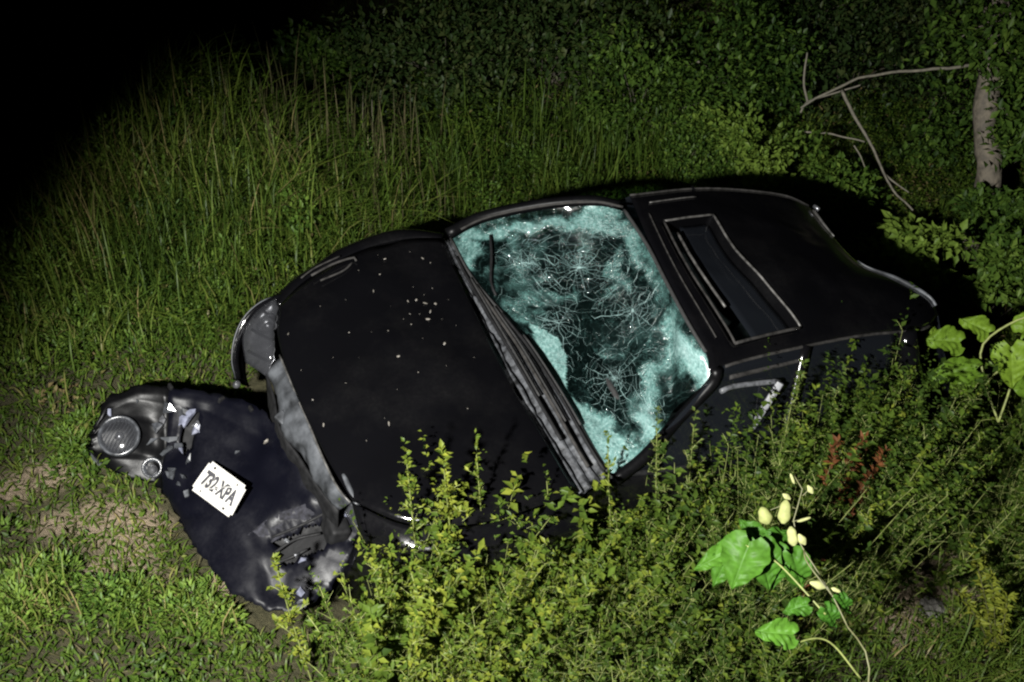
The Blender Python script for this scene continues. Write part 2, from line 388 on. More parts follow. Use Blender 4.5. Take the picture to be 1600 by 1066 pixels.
def dent(S, amp, scale, seed, fix=True):
    n = normals(S); nv, nu = S.shape[:2]; out = S.copy()
    for j in range(nv):
        for i in range(nu):
            w = 1.0
            if fix: w = min(1, 4 * min(j, nv - 1 - j) / nv) * min(1, 4 * min(i, nu - 1 - i) / nu)
            out[j, i] += n[j, i] * amp * w * nz(S[j, i], scale, seed)
    return out
def bulge(S, h, up=(0, 0, 1)):
    nv, nu = S.shape[:2]
    w = np.sin(np.linspace(0, math.pi, nv))[:, None] * np.sin(np.linspace(0, math.pi, nu))[None]
    return S + (w ** 0.6)[:, :, None] * h * np.array(up, float)

hood_f = [K(436, 478, .74), K(433, 520, .735), K(447, 575, .735), K(476, 645, .735), K(510, 715, .735), K(550, 782, .735)]
hood_r = [K(692, 372, .945), K(720, 432, .955), K(764, 522, .96), K(813, 612, .96), K(862, 695, .95), K(905, 768, .93)]
hood_far = [hood_f[0], K(474, 442, .78), K(524, 410, .83), K(580, 386, .88), K(640, 373, .92), hood_r[0]]
hood_near = [hood_f[-1], K(640, 818, .80), K(760, 815, .87), hood_r[-1]]
S = bulge(coons(hood_f, hood_r, hood_far, hood_near, 36, 30), 0.035)
S = dent(S, 0.014, 2.6, 3.0)
nS = normals(S); pS = pix(S.reshape(-1, 3)).reshape(S.shape[0], S.shape[1], 2)
for a, b, amp, w in [((470, 640), (690, 500), .010, 34), ((640, 660), (820, 600), -.014, 40), ((470, 500), (560, 430), .012, 22), ((600, 380), (720, 520), -.01, 26), ((560, 740), (640, 640), -.016, 30)]:
    d = seg_d(pS.reshape(-1, 2), a, b).reshape(pS.shape[:2]); S = S + nS * (np.exp(-(d / w) ** 2) * amp)[:, :, None]
hood = sheet('hood', S, BP, car, 0.012)
# far front fender: rounded top strip, then the side with its wheel arch
ff_out = [K(430, 462, .72), K(472, 425, .76), K(528, 391, .81), K(584, 367, .86), K(640, 359, .90), K(694, 365, .93)]
ff_in = [p + np.array([0, -.008, -.006]) for p in (hood_far[0], hood_far[1], hood_far[2], hood_far[3], hood_far[4], hood_far[5])]
S = bulge(coons(ff_in, ff_out, [ff_in[0], ff_out[0]], [ff_in[-1], ff_out[-1]], 30, 7), 0.012)
top = spline(ff_out, 30)
rows = [S[k] for k in range(7)]
for k, (dz, dy) in enumerate([(-.03, -.008), (-.10, -.012), (-.2, -.005), (-.32, 0.01)]):
    q = top.copy(); q[:, 2] += dz; q[:, 1] += dy
    arch = np.abs(top[:, 0] - 1.22)
    zl = np.where(arch < .34, 0.30 + np.sqrt(np.clip(.34 ** 2 - arch ** 2, 0, 1)), 0.24)
    q[:, 2] = np.maximum(q[:, 2] if k < 3 else zl, zl + (3 - k) * .004); rows.append(q)
fend = sheet('front_fender', dent(np.array(rows), 0.012, 5.0, 9.0), BP, car, 0.006)
for pts, r in [([(486, 432), (520, 414), (552, 404), (556, 409)], .006), ([(500, 440), (535, 425), (550, 412)], .005), ([(470, 436), (492, 420), (530, 402)], .004)]:
    tube('crease_edge', spline([K(a, b, .80 + .0009 * (a - 470)) + np.array([0, 0, .006]) for a, b in pts], 10), r, MAT['dim_trim'], fend, 6)  # grey tubes draw the fender's reflection lines as shapes
# front corner of the far fender: thin bright rim curling down round the headlamp
rimp = spline([K(440, 459, .73), K(405, 474, .70), K(380, 498, .64), K(366, 530, .56), K(362, 565, .48), K(368, 592, .40)], 20)
rin = spline([K(446, 466, .72), K(414, 482, .68), K(392, 505, .62), K(378, 535, .54), K(374, 566, .46), K(378, 592, .39)], 20)
S = np.stack([rin, (rin + rimp) / 2 + np.array([.004, 0, .008]), rimp, rimp + np.array([-.02, 0, -.03]), rimp + np.array([-.08, .0, -.07])])
sheet('fender_corner', S, BP, car, 0.006)
tube('fender_edge', rimp[2:] + np.array([0, 0, .002]), .0035, MAT['bare_metal'], car, 6)
# near front fender
nf_in = [p + np.array([0, .008, -.006]) for p in hood_near]
nf_out = [p + np.array([-.01, .10, -.05]) for p in hood_near]
S = coons(nf_in, nf_out, [nf_in[0], nf_out[0]], [nf_in[-1], nf_out[-1]], 30, 6)
top = spline(nf_out, 30); rows = [S[k] for k in range(6)]
for k, dz in enumerate([-.06, -.14, -.22, -.32]):
    q = top.copy(); q[:, 2] += dz; q[:, 1] += .02
    arch = np.abs(top[:, 0] - 1.22); zl = np.where(arch < .34, 0.30 + np.sqrt(np.clip(.34 ** 2 - arch ** 2, 0, 1)), 0.24)
    q[:, 2] = np.maximum(q[:, 2] if k < 3 else zl, zl + (3 - k) * .004); rows.append(q)
sheet('front_fender', dent(np.array(rows), 0.02, 4.0, 2.0), BP, car, 0.006)

# headlamps
def headlamp(lft, rgt, name_lab=None):
    S = bulge(coons(lft, rgt, [lft[0], rgt[0]], [lft[-1], rgt[-1]], 18, 10), 0.03, (0.55, 0, 0.6))
    root = sheet('headlamp', S, MAT['lamp_lens'], car, 0.004)
    Sb = coons(lft, rgt, [lft[0], rgt[0]], [lft[-1], rgt[-1]], 18, 10); Sb = bulge(Sb, -0.05, (0.6, 0, 0.6)) - np.array([.006, 0, .008])
    sheet('reflector', dent(Sb, .016, 26, 4.0, False), MAT['lamp_chrome'], root, 0.003)
    for k in (3, 8, 13):
        tube('divider', Sb[1:9, k] + np.array([.01, 0, .014]), .006, MAT['black_plastic'], root, 6)
    V, F = lathe_geo([(.05, .03), (.046, .005), (.03, -.012), (.001, -.02)], Sb[5, 11] + np.array([.008, 0, .01]), (0.6, -0.1, 0.6), 20); mesh('bowl', V, F, MAT['lamp_chrome'], root)
    c = Sb[5, 11]
    V, F = lathe_geo([(.012, 0), (.018, .015), (.012, .03), (0.001, .034)], c, (0.6, -0.1, 0.6), 12); mesh('bulb', V, F, MAT['lamp_chrome'], root)
    return root
headlamp([K(384, 566, .52), K(380, 525, .59), K(398, 490, .66), K(430, 466, .725)], [K(420, 590, .60), K(427, 552, .69), K(427, 515, .715), K(435, 480, .73)])
headlamp([K(538, 800, .66), K(548, 815, .64), K(566, 835, .60)], [K(548, 785, .725), K(575, 800, .73), K(610, 812, .74)])
# bent grey panel under the hood lip
ls = [K(418, 582, .60), K(430, 622, .60), K(438, 668, .60), K(468, 712, .60), K(500, 762, .61), K(530, 797, .62)]
rs = [K(438, 556, .705), K(457, 602, .71), K(480, 655, .71), K(504, 713, .71), K(528, 762, .71), K(548, 786, .71)]
S = dent(bulge(coons(ls, rs, [ls[0], rs[0]], [ls[-1], rs[-1]], 40, 9), .015, (.6, 0, .6)), 0.022, 9.0, 1.0, False)
sup = sheet('radiator_support', S, MAT['bare_metal'], car, 0.004)
V, F = box_geo(K(443, 655, .62), (.05, .07, .03), Matrix.Rotation(.5, 4, 'Z') @ Matrix.Rotation(.4, 4, 'Y'), .008)
mesh('bracket', V, F, MAT['bare_metal'], sup)
tube('lip_edge', [p + np.array([.004, 0, .004]) for p in spline(rs, 24)], .005, MAT['trim_metal'], sup, 6)
# torn front behind the missing bumper
dn = [p + np.array([-.10, 0, 0]) for p in ls]
for p in dn: p[2] = .18
S = dent(coons(ls, dn, [ls[0], dn[0]], [ls[-1], dn[-1]], 24, 12), .05, 6.0, 5.0)
sheet('front_panel', S, MAT['black_plastic'], car, 0.01)
V, F = box_geo((1.72, .0, .44), (.09, 1.15, .11), None, .02); mesh('crash_beam', V, F, MAT['black_plastic'], car)
V, F = lathe_geo([(.004, 0), (.016, .006), (.02, .02), (.001, .03)], K(372, 602, .40), (.6, .3, .7), 10); mesh('indicator_bulb', V, F, MAT['lamp_chrome'], car)

# cowl with wiper arms
ws_b = [K(705, 374, .965), K(738, 434, .965), K(792, 498, .965), K(832, 545, .965), K(882, 622, .965), K(926, 700, .955), K(957, 748, .93)]
S = coons([p + np.array([-.006, 0, -.012]) for p in hood_r], [p + np.array([.004, 0, -.01]) for p in ws_b], [hood_r[0] + np.array([-.006, 0, -.012]), ws_b[0] + np.array([.004, 0, -.01])],
          [hood_r[-1] + np.array([-.006, 0, -.012]), ws_b[-1] + np.array([.004, 0, -.01])], 50, 13)
prof = np.array([0, .004, -.022, -.026, -.006, -.004, -.02, -.008, .004, -.014, -.02, -.004, 0])
S[:, :, 2] += prof[:, None]
cowl = sheet('cowl_panel', dent(S, .012, 12.0, 2.0, False), MAT['grey_plastic'], car, 0.004)
for q, (o1, o2) in enumerate([(.30, .22), (.62, .5), (.82, .86)]):
    a = spline(hood_r, 40); b = spline(ws_b, 40); t = np.linspace(o1, o2, 40)[:, None]
    path = a * (1 - t) + b * t + np.array([0, 0, .018]); path = path[[(4, 34), (9, 38), (14, 39)][q][0]:[(4, 34), (9, 38), (14, 39)][q][1]]
    w = tube('wiper_arm', path, .008, MAT['black_plastic'] if q != 1 else MAT['dim_trim'], car, 6)
    tube('wiper_blade', path[4:-6] + np.array([-.012, 0, .008]), .005, MAT['rubber'], w, 6)
tube('wiper_arm', spline([K(766, 368, 1.05), K(768, 400, 1.03), K(767, 440, .99), K(775, 462, .97)], 10), .007, MAT['black_plastic'], car, 6)

# windscreen, crazed and folded
ws_t = [K(975, 330, 1.355), K(1010, 384, 1.375), K(1040, 442, 1.38), K(1072, 502, 1.375), K(1102, 552, 1.36)]
ws_far = [ws_b[0], K(760, 347, 1.05), K(850, 328, 1.19), K(930, 322, 1.31), ws_t[0]]
ws_near = [ws_b[-1], K(992, 722, .98), K(1030, 682, 1.06), K(1052, 642, 1.13), K(1084, 614, 1.21), K(1110, 588, 1.30), ws_t[-1]]
S = coons(ws_b, ws_t, ws_far, ws_near, 110, 84)
S = bulge(S, -0.06)
n = normals(S); P2 = pix(S.reshape(-1, 3)); shp = S.shape[:2]
disp = np.zeros(len(P2))
disp += -.045 * np.exp(-(seg_d(P2, (1040, 520), (1048, 650)) / 16) ** 2)          # fold
disp += .05 * np.exp(-(seg_d(P2, (1075, 520), (1088, 590)) / 26) ** 2)            # bulging flap
disp += -.02 * np.exp(-(seg_d(P2, (830, 520), (900, 640)) / 24) ** 2)
disp += -.05 * np.exp(-(seg_d(P2, (920, 430), (940, 520)) / 90) ** 2)
disp += np.array([.012 * nz(p, 7.0, 3.0) for p in S.reshape(-1, 3)])
edge = np.minimum(np.minimum(np.arange(shp[0]), np.arange(shp[0])[::-1])[:, None], np.minimum(np.arange(shp[1]), np.arange(shp[1])[::-1])[None])
disp = disp.reshape(shp) * np.clip(edge / 4.0, 0, 1)
S = S + n * disp[:, :, None] * (1 if n[42, 55, 2] > 0 else -1)
cz = 0.18 + np.array([.26 * nz(p, 4.0, 50.0) for p in S.reshape(-1, 3)])
PW = P2 + np.array([[26 * nz(p, 5.0, 21.0) + 14 * nz(p, 14.0, 5.0), 26 * nz(p, 5.0, 33.0) + 14 * nz(p, 14.0, 9.0)] for p in S.reshape(-1, 3)])
def put(a, b, w, v):
    global cz
    cz = np.maximum(cz, v * np.exp(-(seg_d(PW, a, b) / w) ** 2))
put((705, 375), (930, 330), 20, .85); put((930, 330), (1000, 385), 22, .75); put((715, 385), (735, 420), 22, .85)
put((800, 370), (810, 470), 26, .55); put((820, 460), (900, 440), 18, .62); put((780, 420), (850, 400), 20, .5); put((960, 400), (965, 450), 15, .6)
put((1000, 380), (1060, 480), 20, .6); put((1060, 520), (1095, 590), 30, 1.05); put((1040, 520), (1050, 560), 20, .8)
put((1000, 630), (1030, 680), 34, 1.0); put((1035, 560), (1010, 640), 28, .8); put((970, 690), (1000, 710), 24, .85)
put((840, 520), (870, 570), 14, .95); put((860, 570), (900, 640), 14, .98); put((900, 640), (950, 720), 24, .95); put((930, 690), (955, 740), 16, .9)
put((880, 350), (900, 400), 16, .45); put((790, 490), (850, 480), 14, .6)
st_ = in_poly(P2, [(826, 498), (872, 522), (886, 548), (888, 606), (936, 655), (980, 690), (985, 715), (955, 748), (900, 650)]); cz[st_] = .92
dk = in_poly(P2, [(890, 540), (985, 560), (1000, 590), (975, 625), (935, 640), (890, 600)]); cz[dk] = np.minimum(cz[dk], .12)
o = sheet('windscreen', S, MAT['cracked_glass'], car, 0.0, uv=True)
a = o.data.attributes.new('craze', 'FLOAT', 'POINT'); a.data.foreach_set('value', cz.astype(np.float32))
def on_s(u, v):
    u = min(max(u, 0), .9999) * (S.shape[1] - 1); v = min(max(v, 0), .9999) * (S.shape[0] - 1); i, j = int(u), int(v); a, b = u - i, v - j
    return S[j, i] * (1 - a) * (1 - b) + S[j, i + 1] * a * (1 - b) + S[j + 1, i] * (1 - a) * b + S[j + 1, i + 1] * a * b
crV = []; crF = []
def crack(uv, w):
    uv = np.array(uv); pts = np.array([on_s(*q) for q in uv]) + np.array([0, 0, .002]); tg = np.gradient(pts, axis=0); sd_ = np.cross(tg, np.array([.3, .2, .93])); sd_ /= np.linalg.norm(sd_, axis=1, keepdims=True) + 1e-9
    b = len(crV); m = len(pts); ww = (w * rng.uniform(.4, 1.2, m))[:, None]; ww[-1] *= .2
    crV.extend(list(pts - sd_ * ww)); crV.extend(list(pts + sd_ * ww)); crF.extend([(b + k, b + k + 1, b + m + k + 1, b + m + k) for k in range(m - 1)])
def uv_of(px, py):
    k = np.argmin(((P2 - np.array([px, py])) ** 2).sum(1)); j, i = divmod(int(k), S.shape[1]); return np.array([i / (S.shape[1] - 1), j / (S.shape[0] - 1)])
def ok_uv(path): return [q for q in path if 0.01 < q[0] < .99 and .01 < q[1] < .99]
asp = np.array([.62, 1.0])
for (px, py, nr_, reach, rings) in [(900, 410, 26, .48, 15), (985, 480, 20, .32, 10), (815, 410, 18, .26, 9), (960, 585, 20, .32, 10), (1012, 640, 22, .22, 9), (1078, 550, 18, .16, 8), (940, 350, 16, .24, 7), (870, 500, 15, .25, 7)]:
    c0 = uv_of(px, py); angs = np.sort((np.arange(nr_) + rng.uniform(-.35, .35, nr_)) * 2 * math.pi / nr_); spokes = []
    rad = np.r_[0, np.sort(reach * ((np.arange(rings + 3) + rng.uniform(.2, .9, rings + 3)) / (rings + 3)) ** 1.25)]
    for a in angs:
        d = a; p = c0.copy(); path = [p.copy()]
        for k in range(1, len(rad)):
            d = a + rng.normal(0, .045) * (1 + 1.5 * rad[k]); path.append(c0 + rad[k] * asp * np.array([math.cos(d), math.sin(d)]) + rng.normal(0, .003, 2))
        spokes.append(path); stop = rng.integers(max(3, len(path) // 2), len(path) + 1); w_ = ok_uv(path[:stop])
        if len(w_) > 2: crack(w_, rng.choice([.0004, .0006, .0010], p=[.4, .4, .2]))
    for q in range(len(spokes)):
        for k in range(1, rings):
            if rng.random() < .72:
                a_, b_ = spokes[q][k], spokes[(q + 1) % len(spokes)][k]; m_ = (a_ + b_) / 2 + rng.normal(0, .003, 2); w_ = ok_uv([a_, m_, b_])
                if len(w_) == 3: crack(w_, rng.choice([.0003, .0004, .0007]))
for k in range(110):
    p = rng.uniform(.03, .97, 2); d = rng.uniform(0, 6.28); path = [p]
    for q in range(rng.integers(2, 5)): d += rng.normal(0, .6); p = p + rng.uniform(.012, .05) * np.array([math.cos(d) * .62, math.sin(d)]); path.append(p)
    path = ok_uv(path)
    if len(path) > 2: crack(path, .0005)
mesh('cracks', crV, crF, MAT['crack_white'], o)['kind'] = 'stuff'
tube('windscreen_seal', spline(ws_t, 30) + np.array([0, 0, .006]), .009, MAT['rubber'], o, 6)
tube('windscreen_seal', spline(ws_b, 30) + np.array([0.004, 0, .004]), .007, MAT['rubber'], o, 6)

# roof with its open sunroof
rf_far = [K(985, 306, 1.335), K(1080, 296, 1.355), K(1150, 297, 1.36), K(1225, 306, 1.345), K(1264, 322, 1.315)]
rf_near = [K(1108, 580, 1.355), K(1160, 562, 1.37), K(1250, 541, 1.38), K(1350, 522, 1.38), K(1440, 513, 1.365), K(1466, 492, 1.34)]
rf_front = [rf_far[0], K(1012, 372, 1.372), K(1043, 438, 1.385), K(1076, 500, 1.38), K(1104, 552, 1.368), rf_near[0]]
rf_back = [rf_far[-1], K(1300, 368, 1.34), K(1345, 413, 1.36), K(1402, 437, 1.37), K(1452, 466, 1.36), rf_near[-1]]
NU, NV = 41, 41                                # u across (far->near), v front->rear
S = bulge(coons(rf_front, rf_back, rf_far, rf_near, NU, NV), 0.025)
S = dent(S, .012, 3.0, 6.0)
Pq = pix(S.reshape(-1, 3)).reshape(NV, NU, 2)
quad = [(1040, 338), (1100, 335), (1250, 520), (1165, 535)]
ins = in_poly(Pq.reshape(-1, 2), quad).reshape(NV, NU)
js, is_ = np.where(ins)
j0, j1, i0, i1 = int(js.min()) - 1, int(js.max()) + 1, int(np.percentile(is_, 2)), int(np.percentile(is_, 98))
roof = sheet('roof', S, BP, car, 0.008, skip=lambda j, i: j0 <= j < j1 and i0 <= i < i1)
up = np.array([0, 0, .006])
back_e = S[j1, i0:i1 + 1] + up; front_e = S[j0, i0:i1 + 1] + up; far_e = S[j0:j1 + 1, i0] + up; near_e = S[j0:j1 + 1, i1] + up
sun = empty_part = bpy.data.objects.new('sunroof', None); COL.objects.link(sun); sun.parent = car
tube('frame', back_e, .0065, MAT['trim_metal'], sun, 6); tube('frame', far_e, .006, MAT['trim_metal'], sun, 6)
tube('frame', near_e, .008, MAT['dim_trim'], sun, 6); tube('frame', front_e, .006, MAT['dim_trim'], sun, 6)
G = S[j0:j1 + 1, i0:i1 + 1] - np.array([0, 0, .055]); G = G[:, :, :]
gl_ = sheet('sunroof_glass', G[int((j1 - j0) * .45):], MAT['dark_glass'], sun, 0.005)
tube('wind_deflector', S[j0 + 2, i0 + 3:i1 - 6] - np.array([0, 0, .012]), .007, MAT['trim_metal'], sun, 6)
tray = np.concatenate([far_e[:1] * 0 + far_e[:1], far_e[-1:], near_e[-1:], near_e[:1]])
tV = []; tF = []
loop = np.vstack([front_e, near_e[1:], back_e[::-1][1:], far_e[::-1][1:-1]]); m_ = len(loop)
tV = list(loop) + list(loop - np.array([0, 0, .09])); tF = [(k, (k + 1) % m_, m_ + (k + 1) % m_, m_ + k) for k in range(m_)]
mesh('sunroof_well', tV, tF, MAT['dull_black'], sun)
# roof mouldings and drip rails
tube('drip_rail', spline(ws_far, 30)[2:] + np.array([0, -.02, .01]), .007, MAT['dim_trim'], car, 6)
tube('drip_rail', spline(rf_far, 30) + np.array([0, -.004, 0]), .006, MAT['dim_trim'], car, 6)
tube('drip_rail', spline(rf_near, 36)[2:-3] + np.array([0, .006, -.002]), .008, MAT['dim_trim'], car, 6)
tube('roof_moulding', S[3:14, 3] + np.array([0, 0, .005]), .004, MAT['trim_metal'], car, 6)
tube('roof_moulding', S[2, 6:36] + np.array([0, 0, .005]), .004, MAT['dim_trim'], car, 6)
sp = spline(rf_back, 40)
tube('spoiler_highlight', sp[2:12] + np.array([0, 0, .006]), np.linspace(.010, .004, 10), MAT['trim_metal'], car, 6)  # pale metal tubes stand in for highlights on the rear roof edge
tube('spoiler_highlight', sp[19:38] + np.array([0, 0, .006]), np.r_[np.linspace(.004, .013, 12), np.linspace(.013, .008, 7)], MAT['bare_metal'], car, 6)
tube('washer_nozzle', [K(1272, 322, 1.33), K(1280, 328, 1.335)], .012, MAT['lamp_chrome'], car, 8)
# hatch
hb = [K(1264, 322, 1.315) + np.array([-.42, .02, -.42]), np.array([-1.80, -.2, .88]), np.array([-1.80, .2, .88]), np.array([-1.66, .62, .90])]
st = rf_back
S2 = coons(st, hb, [st[0], hb[0]], [st[-1], hb[-1]], 24, 14)
sheet('rear_window', S2, MAT['dark_glass'], car, 0.005)
hb2 = [np.array([p[0] - .03, p[1], .30]) for p in hb]
S2 = coons(hb, hb2, [hb[0], hb2[0]], [hb[-1], hb2[-1]], 20, 10)
sheet('tailgate', bulge(S2, .05, (-1, 0, 0)), BP, car, 0.008)

# side panels
def side(name, s, x0, x1, ztop, seed, arch=None, inset=0.0):
    nx, nz_ = 24, 12; rows = []
    xs = np.linspace(x0, x1, nx)
    for k in range(nz_):
        t = k / (nz_ - 1); r = []
        for x in xs:
            zl = .24
            if arch is not None and abs(x - arch) < .34: zl = .30 + math.sqrt(.34 ** 2 - (x - arch) ** 2)
            z = zl + (ztop - zl) * t
            y = .80 - .10 * abs((z - .6) / .4) ** 2.2 - .06 * max(0, abs(x) - 1.2) - inset
            r.append((x, s * y, z))
        rows.append(r)
    return sheet(name, dent(np.array(rows), .02, 3.0, seed), BP, car, 0.008)
for s in (1, -1):
    d = side('front_door', s, .74, -.26, .90, 3 + s)
    V, F = box_geo((.0 - .12, s * .80, .78), (.16, .035, .03), None, .008); mesh('handle', V, F, MAT['black_plastic'], d)
    side('quarter_panel', s, -.27, -1.76, .91, 7 + s, arch=-1.22)
    side('sill', s, .74, -.88, .26, 4, inset=.02)
# near side glasshouse: pillars, window frames
nr = spline(rf_near, 40)
tube('windscreen_pillar', spline([K(960, 750, .92), K(1005, 715, 1.0), K(1060, 655, 1.12), K(1112, 600, 1.28), nr[1]], 20), .028, MAT['dull_black'], car, 8)
tube('windscreen_pillar', spline([p + np.array([0, -.05, -.01]) for p in ws_far], 24), .03, MAT['dull_black'], car, 8)
wf = bpy.data.objects.new('window_frame', None); COL.objects.link(wf); wf.parent = car
V, F = join([box_geo((0, 0, 0), (.03, .035, 1), None, .005)])
toc = M.T @ CAM - K(1190, 640, 1.1); toc /= np.linalg.norm(toc)
p0, p1 = K(1219, 598, 1.23) + toc * .10, K(1164, 684, .92) + toc * .12
ax_ = (p1 - p0); L_ = np.linalg.norm(ax_); q_ = Vector(ax_).to_track_quat('Z', 'X').to_matrix()
mesh('pillar_trim', [np.array(q_ @ Vector((v[0], v[1], v[2] * L_))) + (p0 + p1) / 2 for v in V], F, MAT['pale_trim'], wf)
tube('top_rail', spline([K(1128, 612, 1.24), K(1150, 604, 1.235), K(1218, 596, 1.23)], 10) + toc * .09, .013, MAT['pale_trim'], wf, 6)
tube('sill_rail', spline([K(1164, 684, .92), np.array([.25, .74, .92]), np.array([.62, .74, .92])], 12), .014, MAT['black_plastic'], wf, 6)
tube('inner_rail', spline([K(1140, 590, 1.30), K(1200, 575, 1.31), K(1260, 560, 1.32)], 12), .012, MAT['dim_trim'], wf, 6)
S2 = coons(list(nr[2:30:3]), [np.array([.55, .74, .91]), np.array([-.2, .76, .91]), np.array([-1.0, .74, .92])][::1], [nr[2], np.array([.55, .74, .91])], [nr[29], np.array([-1.0, .74, .92])], 20, 8)
sheet('side_window', S2, MAT['dark_glass'], car, 0.004)
tube('door_pillar', spline([nr[14], nr[14] * .4 + np.array([-.3, .78, .9]) * .6, np.array([-.3, .77, .90])], 10), .03, BP, car, 8)
tube('rear_pillar', spline([nr[30], nr[30] * .5 + np.array([-1.3, .74, .9]) * .5, np.array([-1.3, .74, .90])], 10), .06, BP, car, 8)
fr = spline(rf_far, 40)
S2 = coons(list(fr[::4]), [np.array([.5, -.76, .91]), np.array([-.2, -.77, .91]), np.array([-1.3, -.74, .92])], [fr[0], np.array([.5, -.76, .91])], [fr[36], np.array([-1.3, -.74, .92])], 20, 8)
sheet('side_window', S2, MAT['dark_glass'], car, 0.004)
tube('door_pillar', spline([fr[14], np.array([-.3, -.77, .90])], 10), .03, BP, car, 8)
# cabin
V, F = box_geo((-.1, 0, .22), (3.0, 1.44, .06), None, .01); mesh('floor_pan', V, F, MAT['black_plastic'], car)
V, F = box_geo((.62, 0, .76), (.42, 1.36, .22), None, .08); mesh('dashboard', V, F, MAT['black_plastic'], car)
for y in (.34, -.34):
    V, F = join([box_geo((-.10, y, .45), (.52, .50, .16), None, .06), box_geo((-.42, y, .78), (.16, .48, .62), Matrix.Rotation(-.3, 4, 'Y'), .06), box_geo((-.52, y, 1.12), (.10, .26, .18), Matrix.Rotation(-.25, 4, 'Y'), .04)])
    mesh('seat', V, F, MAT['seat_cloth'], car)
t = np.linspace(0, 2 * math.pi, 33)
ring = np.stack([.36 + .10 * np.sin(t), .34 + .18 * np.cos(t), .86 + .155 * np.sin(t)], 1)
tube('steering_wheel', ring, .014, MAT['rubber'], car, 8)
V, F = box_geo((-1.15, 0, .62), (.7, 1.2, .5), None, .08); mesh('rear_seat', V, F, MAT['seat_cloth'], car)
# wheels
for x in (1.22, -1.22):
    for y in (.70, -.70):
        w = bpy.data.objects.new('wheel', None); COL.objects.link(w); w.parent = car; w.location = (x, y, .285)
        sgn = 1 if y > 0 else -1
        V, F = lathe_geo([(.19, -.08), (.27, -.085), (.285, -.06), (.285, .06), (.27, .085), (.19, .08), (.19, -.08)], (0, 0, 0), (0, sgn, 0), 32); mesh('tyre', V, F, MAT['rubber'], w)
        V, F = lathe_geo([(.19, -.07), (.19, .07), (.165, .06), (.15, .03), (.05, .05), (.03, .06), (.001, .06)], (0, 0, 0), (0, sgn, 0), 32); mesh('rim', V, F, MAT['bare_metal'], w)

# ------------------------------------------------------------------ torn-off front bumper
bump = empty('torn_bumper', (0, 0, 0), 'torn-off dark blue-black front bumper with a number plate lying before the car', 'bumper', mat=MW)
BB = MAT['bumper_paint']
bt = [K(148, 668, .18), K(168, 622, .25), K(215, 602, .30), K(330, 614, .38), K(415, 640, .46), K(480, 712, .53), K(556, 792, .57)]
bb = [K(142, 716, .06), K(178, 742, .05), K(245, 758, .06), K(272, 800, .09), K(310, 862, .13), K(362, 925, .18), K(420, 955, .22), K(478, 955, .26)]
bl = [bt[0], K(138, 694, .12), bb[0]]
br = [bt[-1], K(560, 835, .50), K(530, 900, .38), bb[-1]]
def polyline(pts, k):
    pts = np.array(pts, float); L_ = np.r_[0, np.cumsum(np.linalg.norm(np.diff(pts, axis=0), axis=1))]; t = np.linspace(0, L_[-1], k); return np.stack([np.interp(t, L_, pts[:, c]) for c in range(3)], 1)
_spl = spline; spline = polyline
S = coons(bt, bb, bl, br, 64, 30); spline = _spl
for e_ in (0, -1):
    S[e_] += rng.normal(0, .0045, (64, 3)); S[:, e_] += rng.normal(0, .0045, (30, 3))
n = normals(S); sgn = 1 if n[15, 30, 2] > 0 else -1; n = n * sgn
P2 = pix(S.reshape(-1, 3)).reshape(30, 64, 2)
w = np.interp(np.linspace(0, 1, 30), [0, .10, .14, .36, .40, .72, .76, 1], [0, .020, .012, .016, .030, .026, .012, -.012])[:, None] * np.ones((1, 64))
S = S + n * w[:, :, None]
ridge = [(372, 838), (430, 805), (548, 762)]
below = (P2[:, :, 1] - (838 - (P2[:, :, 0] - 372) * .43)) > 0
dpt = np.clip((P2[:, :, 1] - (838 - (P2[:, :, 0] - 372) * .43)) / 22, 0, 1) * np.clip((P2[:, :, 0] - 400) / 40, 0, 1) * np.clip((960 - P2[:, :, 1]) / 40, 0, 1)
S = S - n * (.055 * dpt)[:, :, None]
cav = np.exp(-(seg_d(P2.reshape(-1, 2), (250, 690), (280, 700)) / 32) ** 2).reshape(30, 64); S = S - n * (.05 * cav)[:, :, None]
for a, b, amp, w2 in [((420, 640), (500, 800), .016, 14), ((300, 640), (300, 760), -.014, 12), ((270, 780), (400, 930), .010, 12), ((330, 640), (440, 700), -.012, 12), ((400, 830), (420, 930), -.018, 12), ((280, 810), (330, 800), -.012, 9)]:
    S = S + n * (np.exp(-(seg_d(P2.reshape(-1, 2), a, b).reshape(30, 64) / w2) ** 2) * amp)[:, :, None]
S = dent(S, .013, 7.0, 8.0, False)
def opening(j, i):
    q = P2[j:j + 2, i + 17:i + 19].reshape(-1, 2).mean(0)[None]
    return bool(in_poly(q, [(424, 846), (520, 804), (540, 832), (486, 868), (440, 880)])[0] or in_poly(q, [(292, 640), (318, 650), (306, 690), (288, 712), (278, 690)])[0])
shell = sheet('bumper_shell', S[:, 17:], BB, bump, 0.010, skip=opening)
sheet('back_liner', (S - n * .05)[4:26, 14:62], MAT['black_plastic'], bump, 0.004)
sheet('lamp_end', S[:, :18] - n[:, :18] * .003, MAT['dull_black'], bump, 0.008)
def on_b(px, py, off=0.0):
    k = np.argmin(((pix(S.reshape(-1, 3)) - np.array([px, py])) ** 2).sum(1)); return S.reshape(-1, 3)[k] + n.reshape(-1, 3)[k] * off, n.reshape(-1, 3)[k]
